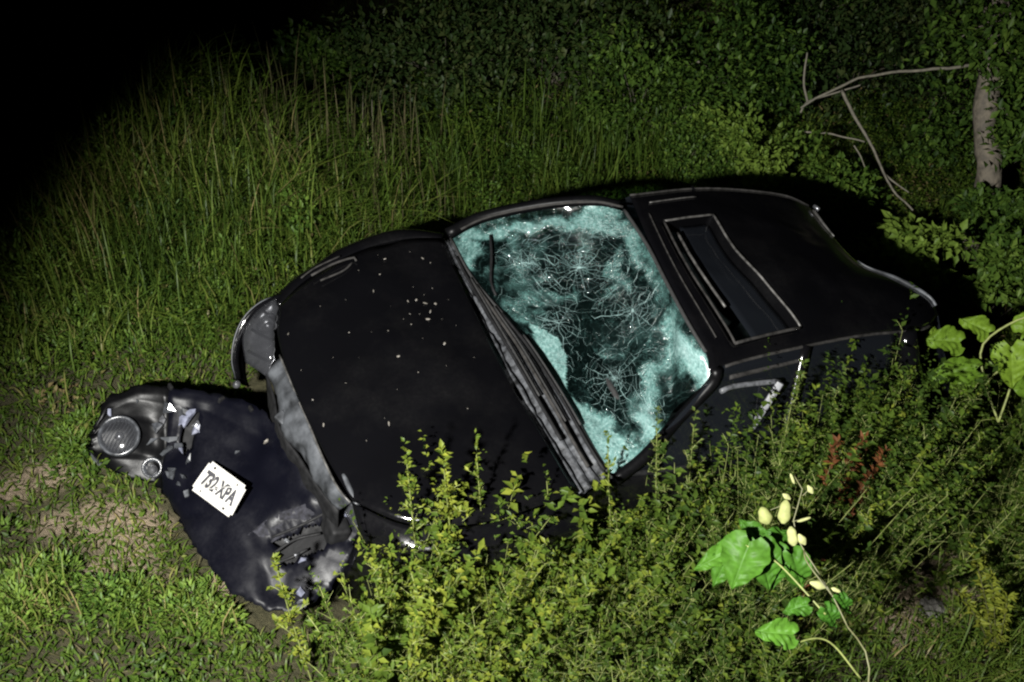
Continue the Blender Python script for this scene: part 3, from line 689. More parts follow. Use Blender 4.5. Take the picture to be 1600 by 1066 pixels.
# plate
TL, TR, BL = K(338, 725, .31), K(398, 768, .43), K(310, 768, .21)
ex = TR - TL; ex /= np.linalg.norm(ex); ey = TL - BL; ey -= ex * (ey @ ex); ey /= np.linalg.norm(ey); ez = np.cross(ex, ey)
pc = K(354, 768, .32) + ez * .045
pm = Matrix(((ex[0], ey[0], ez[0], pc[0]), (ex[1], ey[1], ez[1], pc[1]), (ex[2], ey[2], ez[2], pc[2]), (0, 0, 0, 1)))
bm = bmesh.new(); bmesh.ops.create_cube(bm, size=1)
for v in bm.verts: v.co = Vector((v.co.x * .30, v.co.y * .152, v.co.z * .003))
bmesh.ops.bevel(bm, geom=[e for e in bm.edges if abs((e.verts[0].co - e.verts[1].co).z) > .001], offset=.014, segments=4, affect='EDGES')
for v in bm.verts: v.co.z += .014 * math.sin(v.co.x * 14) * (v.co.y / .15)
me = bpy.data.meshes.new('number_plate'); bm.to_mesh(me); bm.free()
plate = link('number_plate', me, MAT['plate_white'], bump, False); plate.matrix_local = pm
plate['label'] = 'white number plate reading 732-XPA'
def text_part(s, size, x, y, sx, mat, parent, name):
    c = bpy.data.curves.new(name, 'FONT'); c.body = s; c.size = size; c.align_x = 'CENTER'; c.align_y = 'CENTER'; c.extrude = .0012; c.offset = .0034
    t = bpy.data.objects.new(name, c); COL.objects.link(t)
    dg = bpy.context.evaluated_depsgraph_get(); m2 = bpy.data.meshes.new_from_object(t.evaluated_get(dg)); bpy.data.objects.remove(t)
    for v in m2.vertices: v.co = Vector((v.co.x * sx + x, v.co.y + y, v.co.z + .0030))
    m2.materials.clear(); return link(name, m2, mat, parent, False)
text_part('732-XPA', .092, 0, -.002, .70, MAT['plate_ink'], plate, 'plate_number')
for yy, ww in ((.058, .13), (-.060, .16)):
    V, F = box_geo((0, yy, .0032), (ww, .006, .002)); mesh('plate_strip', V, F, MAT['plate_grey'], plate, False)
for xx in (-.09, .09):
    for yy in (.058, -.060):
        V, F = lathe_geo([(.006, 0), (.006, .003), (.001, .004)], (xx, yy, .0015), (0, 0, 1), 10); mesh('screw', V, F, MAT['dim_trim'], plate)
# round lamp in the bumper end
c, nn = on_b(190, 684, .012); nn = nn * .5 + np.array([.35, .3, .75]); nn /= np.linalg.norm(nn)
fog = bpy.data.objects.new('fog_lamp', None); COL.objects.link(fog); fog.parent = bump
V, F = lathe_geo([(.092, -.02), (.094, .010), (.088, .016), (.080, .012), (.076, 0), (.056, -.03), (.03, -.045), (.001, -.046)], c, nn, 36); mesh('housing', V, F, MAT['shard_dark'], fog)
V, F = lathe_geo([(.079, .008), (.06, .016), (.03, .021), (.001, .022)], c, nn, 36); mesh('lens', V, F, MAT['lamp_lens'], fog)
for k in range(9):
    x_ = np.cross(nn, [0, 0, 1.0]); x_ /= np.linalg.norm(x_); y_ = np.cross(nn, x_); t_ = -.06 + .015 * k; h_ = math.sqrt(max(.074 ** 2 - t_ ** 2, 0))
    tube('lens_rib', [c + x_ * t_ - y_ * h_ - nn * .002, c + x_ * t_ + nn * .006, c + x_ * t_ + y_ * h_ - nn * .002], .0022, MAT['bare_metal'], fog, 5)
V, F = lathe_geo([(.018, -.03), (.022, -.005), (.012, .006), (.001, .008)], c, nn, 12); mesh('bulb', V, F, MAT['lamp_chrome'], fog)
c, nn = on_b(242, 732, .015)
V, F = lathe_geo([(.045, -.02), (.048, .012), (.038, .016), (.03, -.01), (.001, -.015)], c, nn, 20); f2 = mesh('side_lamp', V, F, MAT['shard_dark'], bump)
V, F = lathe_geo([(.02, -.01), (.024, .012), (.014, .026), (.001, .03)], c + np.array([.0, .012, .0]), nn, 14); mesh('bulb', V, F, MAT['lamp_chrome'], f2)
# broken trim pieces
def shard(px, py, s, mat, off=.02, parent=bump, name='broken_trim', stretch=1.6):
    c, nn = on_b(px, py, off)
    k = random.randint(5, 7); ang = sorted(random.uniform(0, 6.28) for _ in range(k))
    a = np.cross(nn, np.array([random.uniform(-1, 1) for _ in range(3)])); a /= np.linalg.norm(a); b = np.cross(nn, a)
    top_ = [c + s * (stretch * math.cos(q) * a + math.sin(q) * b) * random.uniform(.6, 1) + nn * random.uniform(-.3, .5) * s for q in ang]
    V = top_ + [p - nn * .008 for p in top_] + [c + nn * s * .3]
    F = [(i, (i + 1) % k, 2 * k) for i in range(k)] + [(i, k + i, k + (i + 1) % k, (i + 1) % k) for i in range(k)] + [tuple(range(2 * k - 1, k - 1, -1))]
    return mesh(name, V, F, mat, parent, False)
for q in [(172, 644, .015, 'broken_plastic'), (214, 628, .010, 'bare_metal'), (300, 656, .040, 'broken_plastic'), (304, 674, .026, 'broken_plastic'), (310, 662, .018, 'lamp_chrome'), (288, 648, .03, 'bare_metal'),
          (262, 640, .03, 'shard_dark'), (250, 668, .035, 'shard_dark'), (268, 682, .03, 'bare_metal'), (282, 694, .022, 'shard_dark'), (262, 704, .03, 'shard_dark'), (289, 706, .016, 'broken_plastic'),
          (300, 716, .02, 'bare_metal'), (240, 690, .022, 'bare_metal'), (296, 772, .018, 'bare_metal'), (282, 760, .015, 'shard_dark'), (150, 712, .03, 'bare_metal'), (160, 726, .025, 'shard_dark'),
          (273, 738, .03, 'shard_dark'), (292, 742, .022, 'shard_dark'), (255, 655, .018, 'lamp_chrome'), (420, 690, .012, 'crumb'), (372, 708, .01, 'bare_metal')]:
    shard(q[0], q[1], q[2], MAT[q[3]])
for q in [(476, 876, .026, 'broken_plastic'), (470, 866, .014, 'lamp_chrome'), (470, 924, .026, 'broken_plastic'), (472, 938, .02, 'bare_metal'), (536, 803, .03, 'broken_plastic'), (520, 812, .02, 'bare_metal'), (452, 850, .012, 'bare_metal')]:
    shard(q[0], q[1], q[2], MAT[q[3]], .03, stretch=1.1)
for k, (a, b, c_, d_) in enumerate([(425, 842, 520, 800), (430, 862, 500, 832), (428, 885, 480, 862)]):
    tube('grille_slat', spline([on_b(a, b, .012)[0], on_b((a + c_) / 2, (b + d_) / 2, .016)[0], on_b(c_, d_, .012)[0]], 10), .007, MAT['black_plastic'], bump, 6)
for (a, b) in [(350, 628), (395, 642), (440, 672), (500, 742), (270, 606)]:
    p_, q_n = on_b(a, b, .0); V, F = box_geo(p_ + q_n * .012, (.03, .014, .03), Matrix.Rotation(a * .1, 4, 'Z'), .003); mesh('fixing_tab', V, F, MAT['black_plastic'], bump)
# pale dusty strip with the fold's light painted in, above the lower recess
rows = []
for k in range(5):
    rows.append(spline([on_b(388 + k * 3, 832 + k * 7, .004)[0], on_b(430 + k * 4, 808 + k * 7, .005)[0], on_b(484 + k * 3, 784 + k * 6, .005)[0], on_b(538 + k, 766 + k * 4, .004)[0]], 22))
sheet('lit_dusty_ridge', dent(np.array(rows), .012, 22.0, 3.0, False), MAT['lit_dust'], bump, 0.002)
tube('scuffed_edge', spline([K(540, 742, .735) + np.array([.01, 0, .0]), K(552, 776, .73), K(562, 800, .70)], 10), .012, MAT['bare_metal'], car, 6)

# crumbs of glass and leaf on the hood
hv = np.array([v.co for v in hood.data.vertices]); hp = pix(hv)
crumbs = [(593, 430, 1.2), (601, 406, 1.2), (660, 405, 1.4), (672, 412, .8), (637, 472, 1.6), (650, 470, 1.3), (664, 475, 1.7), (680, 476, 1.6), (672, 488, 1.3), (668, 500, 2.0), (642, 508, 1.0), (640, 492, .8),
          (694, 538, 1.5), (622, 558, 1.6), (606, 518, 1.0), (545, 521, 1.2), (450, 523, 1.4), (583, 456, 1.0), (505, 665, 1.2), (607, 663, 1.6), (600, 655, .8), (488, 626, .9), (675, 452, .8), (653, 583, .8),
          (700, 470, .5), (655, 492, .5), (662, 462, .5), (690, 500, .5), (645, 450, .4), (630, 500, .4), (610, 480, .4), (712, 510, .4), (580, 520, .4), (560, 560, .4), (620, 610, .4), (500, 480, .5), (660, 530, .5), (470, 580, .4), (740, 560, .4), (590, 400, .5), (640, 395, .4), (540, 470, .4),
          (697, 573, .7), (540, 600, .6), (572, 690, .8), (560, 424, .8), (730, 640, .7), (520, 560, .6)]
base = None
for k, (px, py, s) in enumerate(crumbs):
    i = np.argmin(((hp - np.array([px, py])) ** 2).sum(1)); p = M @ hv[i]
    w_ = K(px, py, hv[i][2]); p = M @ w_
    if k % 10 == 0:
        bm = bmesh.new(); bmesh.ops.create_icosphere(bm, subdivisions=1, radius=.009)
        for v in bm.verts: v.co = Vector((v.co.x * random.uniform(.7, 1.3), v.co.y * random.uniform(.5, 1.0), v.co.z * random.uniform(.2, .6)))
        me = bpy.data.meshes.new('debris_crumb'); bm.to_mesh(me); bm.free(); me.materials.append(MAT['crumb']); base = me
    o = bpy.data.objects.new('debris_crumb', base); COL.objects.link(o)
    o.location = p + M[:, 2] * .006; s *= .62; o.scale = (s * random.uniform(.6, 1.5), s * random.uniform(.5, 1.1), s * .7); o.rotation_euler = (0.2, -.25, random.uniform(0, 6.28))
    tag(o, 'small pale crumb of debris lying on the black hood', 'debris', 'crumbs on the hood')

# ------------------------------------------------------------------ vegetation builders
def fast_mesh(name, V, tris, tint, mat, parent=None, smooth=False):
    me = bpy.data.meshes.new(name); V = np.asarray(V, np.float32); tris = np.asarray(tris, np.int32)
    me.vertices.add(len(V)); me.vertices.foreach_set('co', V.ravel())
    me.loops.add(tris.size); me.loops.foreach_set('vertex_index', tris.ravel())
    me.polygons.add(len(tris)); me.polygons.foreach_set('loop_start', np.arange(0, tris.size, 3, dtype=np.int32)); me.polygons.foreach_set('loop_total', np.full(len(tris), 3, np.int32))
    a = me.attributes.new('tint', 'FLOAT', 'POINT'); a.data.foreach_set('value', np.asarray(tint, np.float32))
    me.update(calc_edges=True); me.validate()
    return link(name, me, mat, parent, smooth)
def unit(v): return v / (np.linalg.norm(v, axis=1, keepdims=True) + 1e-9)
def leaf_geo(P, D, Ln, W, fold=0.25, droop=0.0):
    n = len(P); D = unit(D); up = np.tile([0, 0, 1.0], (n, 1)) + rng.normal(0, .25, (n, 3))
    X = unit(np.cross(D, up)); N = np.cross(X, D)
    mid = P + D * (Ln * .45)[:, None] + N * (W * fold * 0)[:, None]
    l = mid - X * (W * .5)[:, None] + N * (W * fold)[:, None]; r = mid + X * (W * .5)[:, None] + N * (W * fold)[:, None]
    tip = P + D * Ln[:, None] - N * (Ln * droop)[:, None]
    V = np.stack([P, l, r, tip], 1).reshape(-1, 3); b = np.arange(n)[:, None] * 4
    T = np.concatenate([b + np.array([[0, 3, 1]]), b + np.array([[0, 2, 3]])], 1).reshape(-1, 3)
    return V, T
def blade_geo(P, H, lean, W):
    n = len(P); ang = rng.uniform(0, 6.28, n); dr = np.stack([np.cos(ang), np.sin(ang), 0 * ang], 1); X = np.stack([-dr[:, 1], dr[:, 0], 0 * ang], 1)
    up = np.array([0, 0, 1.0]); lean = np.clip(lean, 0, 1.4)
    def at(t, w): return P + up * (H * (t - .42 * lean * t ** 2.6))[:, None] + dr * (H * lean * t ** 1.9 * .75)[:, None], X * (W * .5 * w)[:, None]
    a, wa = at(0.0, .8); b, wb = at(.42, 1.0); c, wc = at(.76, .75); t, _ = at(1.0, 0)
    V = np.stack([a - wa, a + wa, b - wb, b + wb, c - wc, c + wc, t], 1).reshape(-1, 3); o = np.arange(n)[:, None] * 7
    T = np.concatenate([o + np.array([[0, 1, 3]]), o + np.array([[0, 3, 2]]), o + np.array([[2, 3, 5]]), o + np.array([[2, 5, 4]]), o + np.array([[4, 5, 6]])], 1).reshape(-1, 3)
    return V, T
def car_xy(x, y):
    P = np.stack([x, y, h_terrain(x, y)], 1) @ M; return P[:, 0], P[:, 1]
def fnoise(x, y, s, seed):
    r = np.zeros_like(x)
    for k in range(4):
        a = rng_n[seed + k]; f = s * (1.7 ** k)
        r += np.sin(f * (x * math.cos(a) + y * math.sin(a)) + a * 9) * np.sin(f * (-x * math.sin(a) + y * math.cos(a)) * 1.13 + a * 5) / (1.3 ** k)
    return r / 2.0
rng_n = np.random.default_rng(5).uniform(0, 6.28, 64)

FOOT = [(p[0], p[1]) for p in bt] + [(p[0], p[1]) for p in bb[::-1]]
def scatter(n, x0, x1, y0, y1):
    return rng.uniform(x0, x1, n), rng.uniform(y0, y1, n)
def keep_mask(x, y, carclear=True):
    cx, cy = car_xy(x, y)
    k = ~((cx > -1.75) & (cx < 1.75) & (np.abs(cy) < .74))
    k &= ~in_poly(np.stack([cx, cy], 1), FOOT)
    k &= np.hypot(x - SPOT_POS[0], y - SPOT_POS[1]) > .8
    k &= np.hypot(x - CAM[0], y - CAM[1]) > .9
    return k, cx, cy
def mound(x, y): return np.exp(-((x + 2.1) ** 2 / 1.1 + (y - 1.6) ** 2 / 1.3))

HOL = at_g(1405, 900)
def grass():
    x1, y1 = scatter(250000, -5.0, 5.0, -3.0, 5.0); x2, y2 = scatter(60000, -9, 12, 5.5, 13)
    x = np.r_[x1, x2]; y = np.r_[y1, y2]
    k, cx, cy = keep_mask(x, y)
    b = bare_at(x, y); f = fnoise(x, y, 2.2, 0)
    k &= rng.random(len(x)) < np.clip(.85 + .5 * f, .3, 1) * (1 - .55 * np.clip(b * 1.3, 0, 1))
    hol = np.exp(-((x - HOL[0]) ** 2 + (y - HOL[1]) ** 2) / .36 ** 2); k &= rng.random(len(x)) > .75 * hol
    x, y, cx, cy, f, b, hol = x[k], y[k], cx[k], cy[k], f[k], b[k], hol[k]
    n = len(x); z = h_terrain(x, y) - .005
    H = rng.gamma(4, .026, n) * (1 + .5 * np.clip(f, -1, 1)) * (1 + 1.2 * mound(x, y)) * np.where((y > 1.4) & (x > -.6), .95, 1.15) * (1 + .5 * np.clip(fnoise(x, y, 5.5, 40), -.9, 1))
    dark_growth = np.clip((y - 2.0) / .6, 0, 1) * np.exp(-((x + .55) / 1.05) ** 4); H = H * (1 - .45 * dark_growth)  # darker, shorter grass at the back, behind the hood
    H = H * (1 - .55 * hol)
    low = (cx > 1.5) & (cx < 3.2) & (cy > -1.0); H = np.where(low, np.minimum(H, .10) * .75, H)
    H = np.clip(H, .03, .6); W = rng.uniform(.005, .010, n) * np.where(y > 2.5, 1.5, 1)
    V, T = blade_geo(np.stack([x, y, z], 1), H, rng.uniform(.3, 1.5, n), W)
    tint = np.clip(rng.normal(.38, .17, n) + .12 * f + .25 * b - .34 * dark_growth + .3 * (rng.random(n) < .07), 0, 1)
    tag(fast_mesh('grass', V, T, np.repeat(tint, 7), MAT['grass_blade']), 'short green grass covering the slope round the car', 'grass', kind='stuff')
grass()
def thatch():
    x, y = scatter(60000, -4.5, 4.5, -3.0, 3.0); k, cx, cy = keep_mask(x, y); b = bare_at(x, y)
    k &= rng.random(len(x)) < .16 + .75 * np.clip(b * 1.4, 0, 1); x, y = x[k], y[k]; n = len(x)
    a = rng.uniform(0, 6.28, n); P = np.stack([x, y, h_terrain(x, y) + rng.uniform(.004, .03, n)], 1); D = np.stack([np.cos(a), np.sin(a), rng.uniform(-.1, .3, n)], 1)
    Ln = rng.uniform(.03, .12, n); V, T = leaf_geo(P, D, Ln, rng.uniform(.003, .008, n), .1, .05)
    tag(fast_mesh('dry_thatch', V, T, np.repeat(np.clip(rng.normal(.55, .25, n), 0, 1), 4), MAT['dry_grass']), 'dead straw lying on the soil between the grass', 'straw', kind='stuff')
thatch()
def cover():
    x1, y1 = scatter(170000, -5.0, 5.0, -3.0, 5.0); x2, y2 = scatter(40000, -9, 12, 5.5, 13)
    x = np.r_[x1, x2]; y = np.r_[y1, y2]
    ncl = 1500; hx, hy = scatter(ncl, -5.5, 6.0, -3.4, 6.5); hr = rng.uniform(.05, .15, ncl) * np.where(hy > 1.2, 1.7, 1); q = rng.choice(ncl, 190000, p=hr ** 2 / (hr ** 2).sum())
    ra = rng.uniform(0, 6.28, len(q)); rr = np.sqrt(rng.random(len(q))) * hr[q]
    extra = np.r_[np.zeros(len(x)), np.sqrt(np.clip(1 - (rr / hr[q]) ** 2, 0, 1)) * hr[q] * rng.uniform(.3, 1.35, len(q))]
    ctint = np.r_[np.zeros(len(x)), rng.normal(0, .16, ncl)[q]]
    x = np.r_[x, hx[q] + rr * np.cos(ra)]; y = np.r_[y, hy[q] + rr * np.sin(ra)]
    k, cx, cy = keep_mask(x, y)
    b = bare_at(x, y); f = fnoise(x, y, 3.1, 10); f[extra > 0] = np.maximum(f[extra > 0], .3)
    k &= rng.random(len(x)) > .8 * np.exp(-((x - HOL[0]) ** 2 + (y - HOL[1]) ** 2) / .36 ** 2)
    k &= rng.random(len(x)) < np.clip(.55 + .7 * f, .08, 1) * (1 - .7 * np.clip(b * 1.3, 0, 1))
    x, y, cx, cy, f, extra, ctint = x[k], y[k], cx[k], cy[k], f[k], extra[k], ctint[k]
    n = len(x); hh = rng.gamma(2, .022, n) * (1 + 1.0 * mound(x, y)) * np.where(y > 2, 1.3, 1) * np.where(extra > 0, .4, 1) + extra
    low = (cx > 1.5) & (cx < 3.2) & (cy > -1.0); hh = np.where(low, hh * .45, hh)
    P = np.stack([x, y, h_terrain(x, y) + hh], 1)
    a = rng.uniform(0, 6.28, n); D = np.stack([np.cos(a), np.sin(a), rng.uniform(-.2, .9, n)], 1)
    Ln = rng.uniform(.016, .042, n); V, T = leaf_geo(P, D, Ln, Ln * rng.uniform(.35, .65, n), .2, .1)
    tint = np.clip(rng.normal(.42, .2, n) + .12 * f + ctint + .35 * (rng.random(n) < .05), 0, 1)
    tag(fast_mesh('ground_cover', V, T, np.repeat(tint, 4), MAT['cover_leaf']), 'low leafy ground cover mixed into the grass', 'ground cover', kind='stuff')
cover()

def clump(px, py, r, h, n, label, tint, mat='bush_leaf', leaf=.03):
    p = at_g(px, py); o = empty('herb_clump', p, label, 'herb clump', 'leafy clumps in the grass')
    sub = rng.normal(0, .5, (9, 2)) * r; sh = rng.uniform(.45, 1.0, 9) * h; q = rng.integers(0, 9, n)
    a = rng.uniform(0, 6.28, n); rr = np.sqrt(rng.random(n)) * r * .55; x = sub[q, 0] + rr * np.cos(a); y = sub[q, 1] + rr * np.sin(a)
    z = np.sqrt(np.clip(1 - (rr / (r * .56)) ** 2, 0, 1)) * sh[q] * rng.uniform(.25, 1.2, n) + h_terrain(p[0] + x, p[1] + y) - p[2]
    D = np.stack([np.cos(a), np.sin(a), rng.uniform(.1, 1.3, n)], 1); Ln = rng.uniform(.6, 1.4, n) * leaf
    V, T = leaf_geo(np.stack([x, y, z], 1), D, Ln, Ln * rng.uniform(.25, .5, n), .2, .1)
    fast_mesh('foliage', V, T, np.repeat(np.clip(rng.normal(tint, .16, n) + rng.normal(0, .1, 9)[q], 0, 1), 4), MAT[mat], o)['kind'] = 'stuff'
    B, T2 = blade_geo(np.stack([rng.normal(0, r * .6, n // 6), rng.normal(0, r * .6, n // 6), np.zeros(n // 6)], 1), h * rng.uniform(.8, 1.7, n // 6), rng.uniform(.2, .9, n // 6), rng.uniform(.004, .007, n // 6))
    fast_mesh('blades', B, T2, np.repeat(np.clip(rng.normal(tint, .2, n // 6), 0, 1), 7), MAT['grass_blade'], o)['kind'] = 'stuff'
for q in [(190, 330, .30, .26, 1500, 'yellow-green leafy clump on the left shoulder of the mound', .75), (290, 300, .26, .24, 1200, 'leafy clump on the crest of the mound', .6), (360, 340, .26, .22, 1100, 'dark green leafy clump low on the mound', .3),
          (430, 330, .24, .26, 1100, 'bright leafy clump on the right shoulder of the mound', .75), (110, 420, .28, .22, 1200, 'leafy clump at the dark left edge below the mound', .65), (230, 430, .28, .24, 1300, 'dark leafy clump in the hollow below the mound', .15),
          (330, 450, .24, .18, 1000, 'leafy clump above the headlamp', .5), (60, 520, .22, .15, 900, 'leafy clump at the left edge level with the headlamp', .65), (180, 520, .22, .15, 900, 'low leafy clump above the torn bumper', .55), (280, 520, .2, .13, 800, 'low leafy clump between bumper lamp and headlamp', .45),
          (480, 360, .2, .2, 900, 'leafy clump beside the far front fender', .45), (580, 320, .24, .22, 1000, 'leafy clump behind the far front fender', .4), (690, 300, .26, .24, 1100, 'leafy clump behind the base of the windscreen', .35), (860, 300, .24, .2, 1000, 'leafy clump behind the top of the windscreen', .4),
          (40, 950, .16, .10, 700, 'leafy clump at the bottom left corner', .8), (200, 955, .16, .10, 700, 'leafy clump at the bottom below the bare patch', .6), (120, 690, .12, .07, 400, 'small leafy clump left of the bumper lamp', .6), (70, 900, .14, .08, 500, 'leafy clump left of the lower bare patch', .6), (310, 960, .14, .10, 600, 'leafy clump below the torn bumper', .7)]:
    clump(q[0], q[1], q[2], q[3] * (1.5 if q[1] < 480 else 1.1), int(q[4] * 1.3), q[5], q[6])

def weed_geo(base, H, lean, spread, leaf, per_m, flat=0.6, stem_r=.003):
    """one upright weed: a main stem, side shoots and small leaves; returns stem geo and leaf arrays"""
    base = np.array(base, float); az = rng.uniform(0, 6.28)
    top = base + np.array([math.cos(az) * lean * H, math.sin(az) * lean * H, H])
    ctrl = (base + top) / 2 + np.array([*(rng.normal(0, .03, 2) * H), .05 * H])
    main = spline([base, ctrl, top], 8)
    segs = [(main, stem_r)]
    nb = max(2, int(H * 9))
    for k in range(nb):
        t = rng.uniform(.25, .92); p = main[int(t * 7)]
        a = rng.uniform(0, 6.28); L_ = spread * (1.05 - t) * rng.uniform(.5, 1.2) + .03
        q = p + np.array([math.cos(a) * L_, math.sin(a) * L_, L_ * rng.uniform(.4, 1.1)])
        segs.append((spline([p, (p + q) / 2 + np.array([0, 0, .1 * L_]), q], 4), stem_r * .6))
    P = []; D = []
    for s, r in segs:
        L_ = np.linalg.norm(np.diff(s, axis=0), axis=1).sum(); m = max(3, int(L_ * per_m))
        t = rng.uniform(.12 if r == stem_r else 0, 1, m); idx = t * (len(s) - 1); i = np.clip(idx.astype(int), 0, len(s) - 2); fr_ = (idx - i)[:, None]
        pp = s[i] * (1 - fr_) + s[i + 1] * fr_; a = rng.uniform(0, 6.28, m)
        dd = np.stack([np.cos(a), np.sin(a), rng.uniform(.0, 1.0, m) * flat], 1)
        P.append(pp); D.append(dd)
    P = np.vstack(P); D = np.vstack(D); Ln = rng.uniform(.6, 1.3, len(P)) * leaf
    return segs, P, D, Ln
def stems_mesh(name, allsegs, mat, parent=None, n=3):
    V = []; F = []; 
    for s, r in allsegs:
        v, f = tube_geo(s[::2] if len(s) > 5 else s, np.linspace(r, r * .5, len(s[::2] if len(s) > 5 else s)), n, False)
        b = len(V); V += v; F += [tuple(i + b for i in q) for q in f]
    return mesh(name, V, F, mat, parent)

BOUND = np.array([(380, 990), (430, 880), (480, 862), (560, 815), (600, 790), (640, 760), (700, 750), (760, 765), (800, 795), (860, 800), (950, 785), (1000, 745), (1040, 690), (1100, 690), (1150, 705), (1215, 690), (1238, 615), (1280, 565), (1350, 575), (1400, 585), (1460, 600), (1530, 620), (1600, 600), (1750, 600)], float)
def thicket():
    P = []; D = []; Ln = []; Tn = []; SEG = []
    cand = 0; made = 0
    while made < 1750 and cand < 24000:
        cand += 1
        cx = rng.uniform(-2.5, 1.75); cy = rng.uniform(.84, 2.7)
        rr_ = rng.random()
        if rr_ < .40: cx = rng.uniform(-2.3, -.25); cy = rng.uniform(.84, 1.25)
        elif rr_ < .55: cx = rng.uniform(.1, 1.75); cy = rng.uniform(.86, 1.25)
        gp = pixw(M @ np.array([cx, cy, 0.3]))[0]
        if cx < -.5 and cy > 1.2 + .2 * rng.random() and not (gp[0] > 1470 and gp[1] < 830): continue
        if cx > 1.35 and cy < 1.0 : continue
        p = M @ np.array([cx, cy, 0]); p[2] = h_terrain(p[0], p[1])
        if bare_at(p[0], p[1]) > .55 or math.hypot(p[0] - HOL[0], p[1] - HOL[1]) < .30: continue
        gap = fnoise(np.array([p[0]]), np.array([p[1]]), 4.2, 20)[0]
        if gap < -.3 and cy > 1.15 and rng.random() < .8: continue
        # grow up to the canopy outline
        ok = False
        for H in np.arange(1.15 if cx > -.2 else 1.6, .14, -.05):
            q = pixw(p + np.array([0, 0, H]))[0]
            if q[1] > np.interp(q[0], BOUND[:, 0], BOUND[:, 1]): ok = True; break
        if not ok: continue
        H = H * rng.uniform(.6 if cx > -.2 else .8, 1.02) * (1.0 if cy < 1.25 else rng.uniform(.35, .8)) * (.9 + .3 * np.clip(gap, -.5, .4))
        if H < .15: continue
        q = pixw(p + np.array([0, 0, H]))[0]
        if q[1] > 1130: continue
        if q[0] < 560 and rng.random() < .8: continue
        if q[0] < 640 and rng.random() < .3: continue
        if 1255 < q[0] < 1500 and q[1] > 735 and rng.random() < .96: continue
        if 1300 < q[0] < 1560 and q[1] > 850: continue
        seg, a, d, l = weed_geo(p, H, rng.uniform(.02, .42), rng.uniform(.08, .2), rng.choice([.016, .022, .028, .036, .048], p=[.2, .25, .25, .2, .1]), rng.uniform(28, 72))
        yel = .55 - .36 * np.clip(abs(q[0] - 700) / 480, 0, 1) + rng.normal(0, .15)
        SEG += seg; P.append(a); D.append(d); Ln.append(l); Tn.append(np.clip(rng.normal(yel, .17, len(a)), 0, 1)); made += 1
    P = np.vstack(P); D = np.vstack(D); Ln = np.concatenate(Ln)
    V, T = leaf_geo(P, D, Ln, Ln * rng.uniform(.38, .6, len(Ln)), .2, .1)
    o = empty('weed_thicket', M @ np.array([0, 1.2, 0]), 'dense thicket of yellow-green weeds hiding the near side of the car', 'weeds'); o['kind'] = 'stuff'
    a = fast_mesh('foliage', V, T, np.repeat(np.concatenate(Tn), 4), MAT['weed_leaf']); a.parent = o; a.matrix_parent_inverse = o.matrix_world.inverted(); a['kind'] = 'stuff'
    b = stems_mesh('stems', SEG, MAT['stem']); b.parent = o; b.matrix_parent_inverse = o.matrix_world.inverted(); b['kind'] = 'stuff'
    print('thicket weeds', made, 'leaves', len(P))
thicket()

def sprig(px, py, cx, cy, label, leaf=.026, per=95, spread=.09, mat='weed_leaf', yel=.6, name='tall_weed', stem='stem'):
    """a single tall weed rooted beside the car at (cx, cy); its top reaches the measured height"""
    p = M @ np.array([cx, cy, 0]); p[2] = h_terrain(p[0], p[1])
    best = min(np.arange(.2, 1.6, .02), key=lambda H: abs(pixw(p + np.array([0, 0, H]))[0][1] - py))
    q = pixw(p + np.array([0, 0, best]))[0]; dx = (px - q[0]) / FOC * np.linalg.norm(p - CAM)
    o = empty(name, p, label, 'weed', 'tall weeds beside the car')
    top = p + np.array([dx, 0, best]); main = spline([p, (p + top) / 2 + np.array([dx * .1, 0, .04]), top], 12)
    segs = [(main, .004)]
    for k in range(int(best * 12)):
        t = rng.uniform(.3, .93); s0 = main[int(t * 11)]; a = rng.uniform(0, 6.28); L_ = spread * (1.1 - t) * rng.uniform(.5, 1.2) + .025
        e = s0 + np.array([math.cos(a) * L_, math.sin(a) * L_, L_ * .8]); segs.append((spline([s0, (s0 + e) / 2 + np.array([0, 0, .1 * L_]), e], 4), .0022))
    P = []; D = []
    for s, r in segs:
        L_ = np.linalg.norm(np.diff(s, axis=0), axis=1).sum(); m = max(4, int(L_ * per)); t = rng.uniform(.1 if r > .003 else 0, 1, m); idx = t * (len(s) - 1); i = np.clip(idx.astype(int), 0, len(s) - 2); f_ = (idx - i)[:, None]
        P.append(s[i] * (1 - f_) + s[i + 1] * f_); a = rng.uniform(0, 6.28, m); D.append(np.stack([np.cos(a), np.sin(a), rng.uniform(.1, 1.1, m)], 1))
    P = np.vstack(P) - p; D = np.vstack(D); Ln = rng.uniform(.6, 1.3, len(P)) * leaf; V, T = leaf_geo(P, D, Ln, Ln * rng.uniform(.4, .6, len(Ln)), .2, .1)
    fast_mesh('foliage', V, T, np.repeat(np.clip(rng.normal(yel, .17, len(P)), 0, 1), 4), MAT[mat], o)
    stems_mesh('stem', [(s - p, r) for s, r in segs], MAT[stem], o, 5)
sprig(640, 690, 1.30, .98, 'tall thin weed standing against the black hood, leftmost of three', .024, 110, .08)
sprig(700, 702, 1.12, .98, 'bushy yellow-green weed in front of the hood, middle of three', .034, 130, .16, yel=.8)
sprig(752, 678, .96, .96, 'slender weed rising against the hood, rightmost of three', .024, 110, .08)
sprig(432, 872, 1.86, .98, 'weed leaning across the near end of the torn bumper', .03, 120, .10, yel=.75)
sprig(862, 728, .60, .98, 'sparse weed in front of the grey cowl panel', .024, 60, .07, yel=.45)
sprig(962, 672, .30, 1.0, 'sparse weed with feathery top before the lower windscreen corner', .026, 90, .09, yel=.55)
sprig(1040, 640, .02, .95, 'green weed in front of the dented windscreen pillar', .024, 130, .10, 'dull_weed_leaf', .6)
sprig(1096, 640, -.12, .95, 'green weed left of the bright window frame', .024, 140, .10, 'dull_weed_leaf', .6)
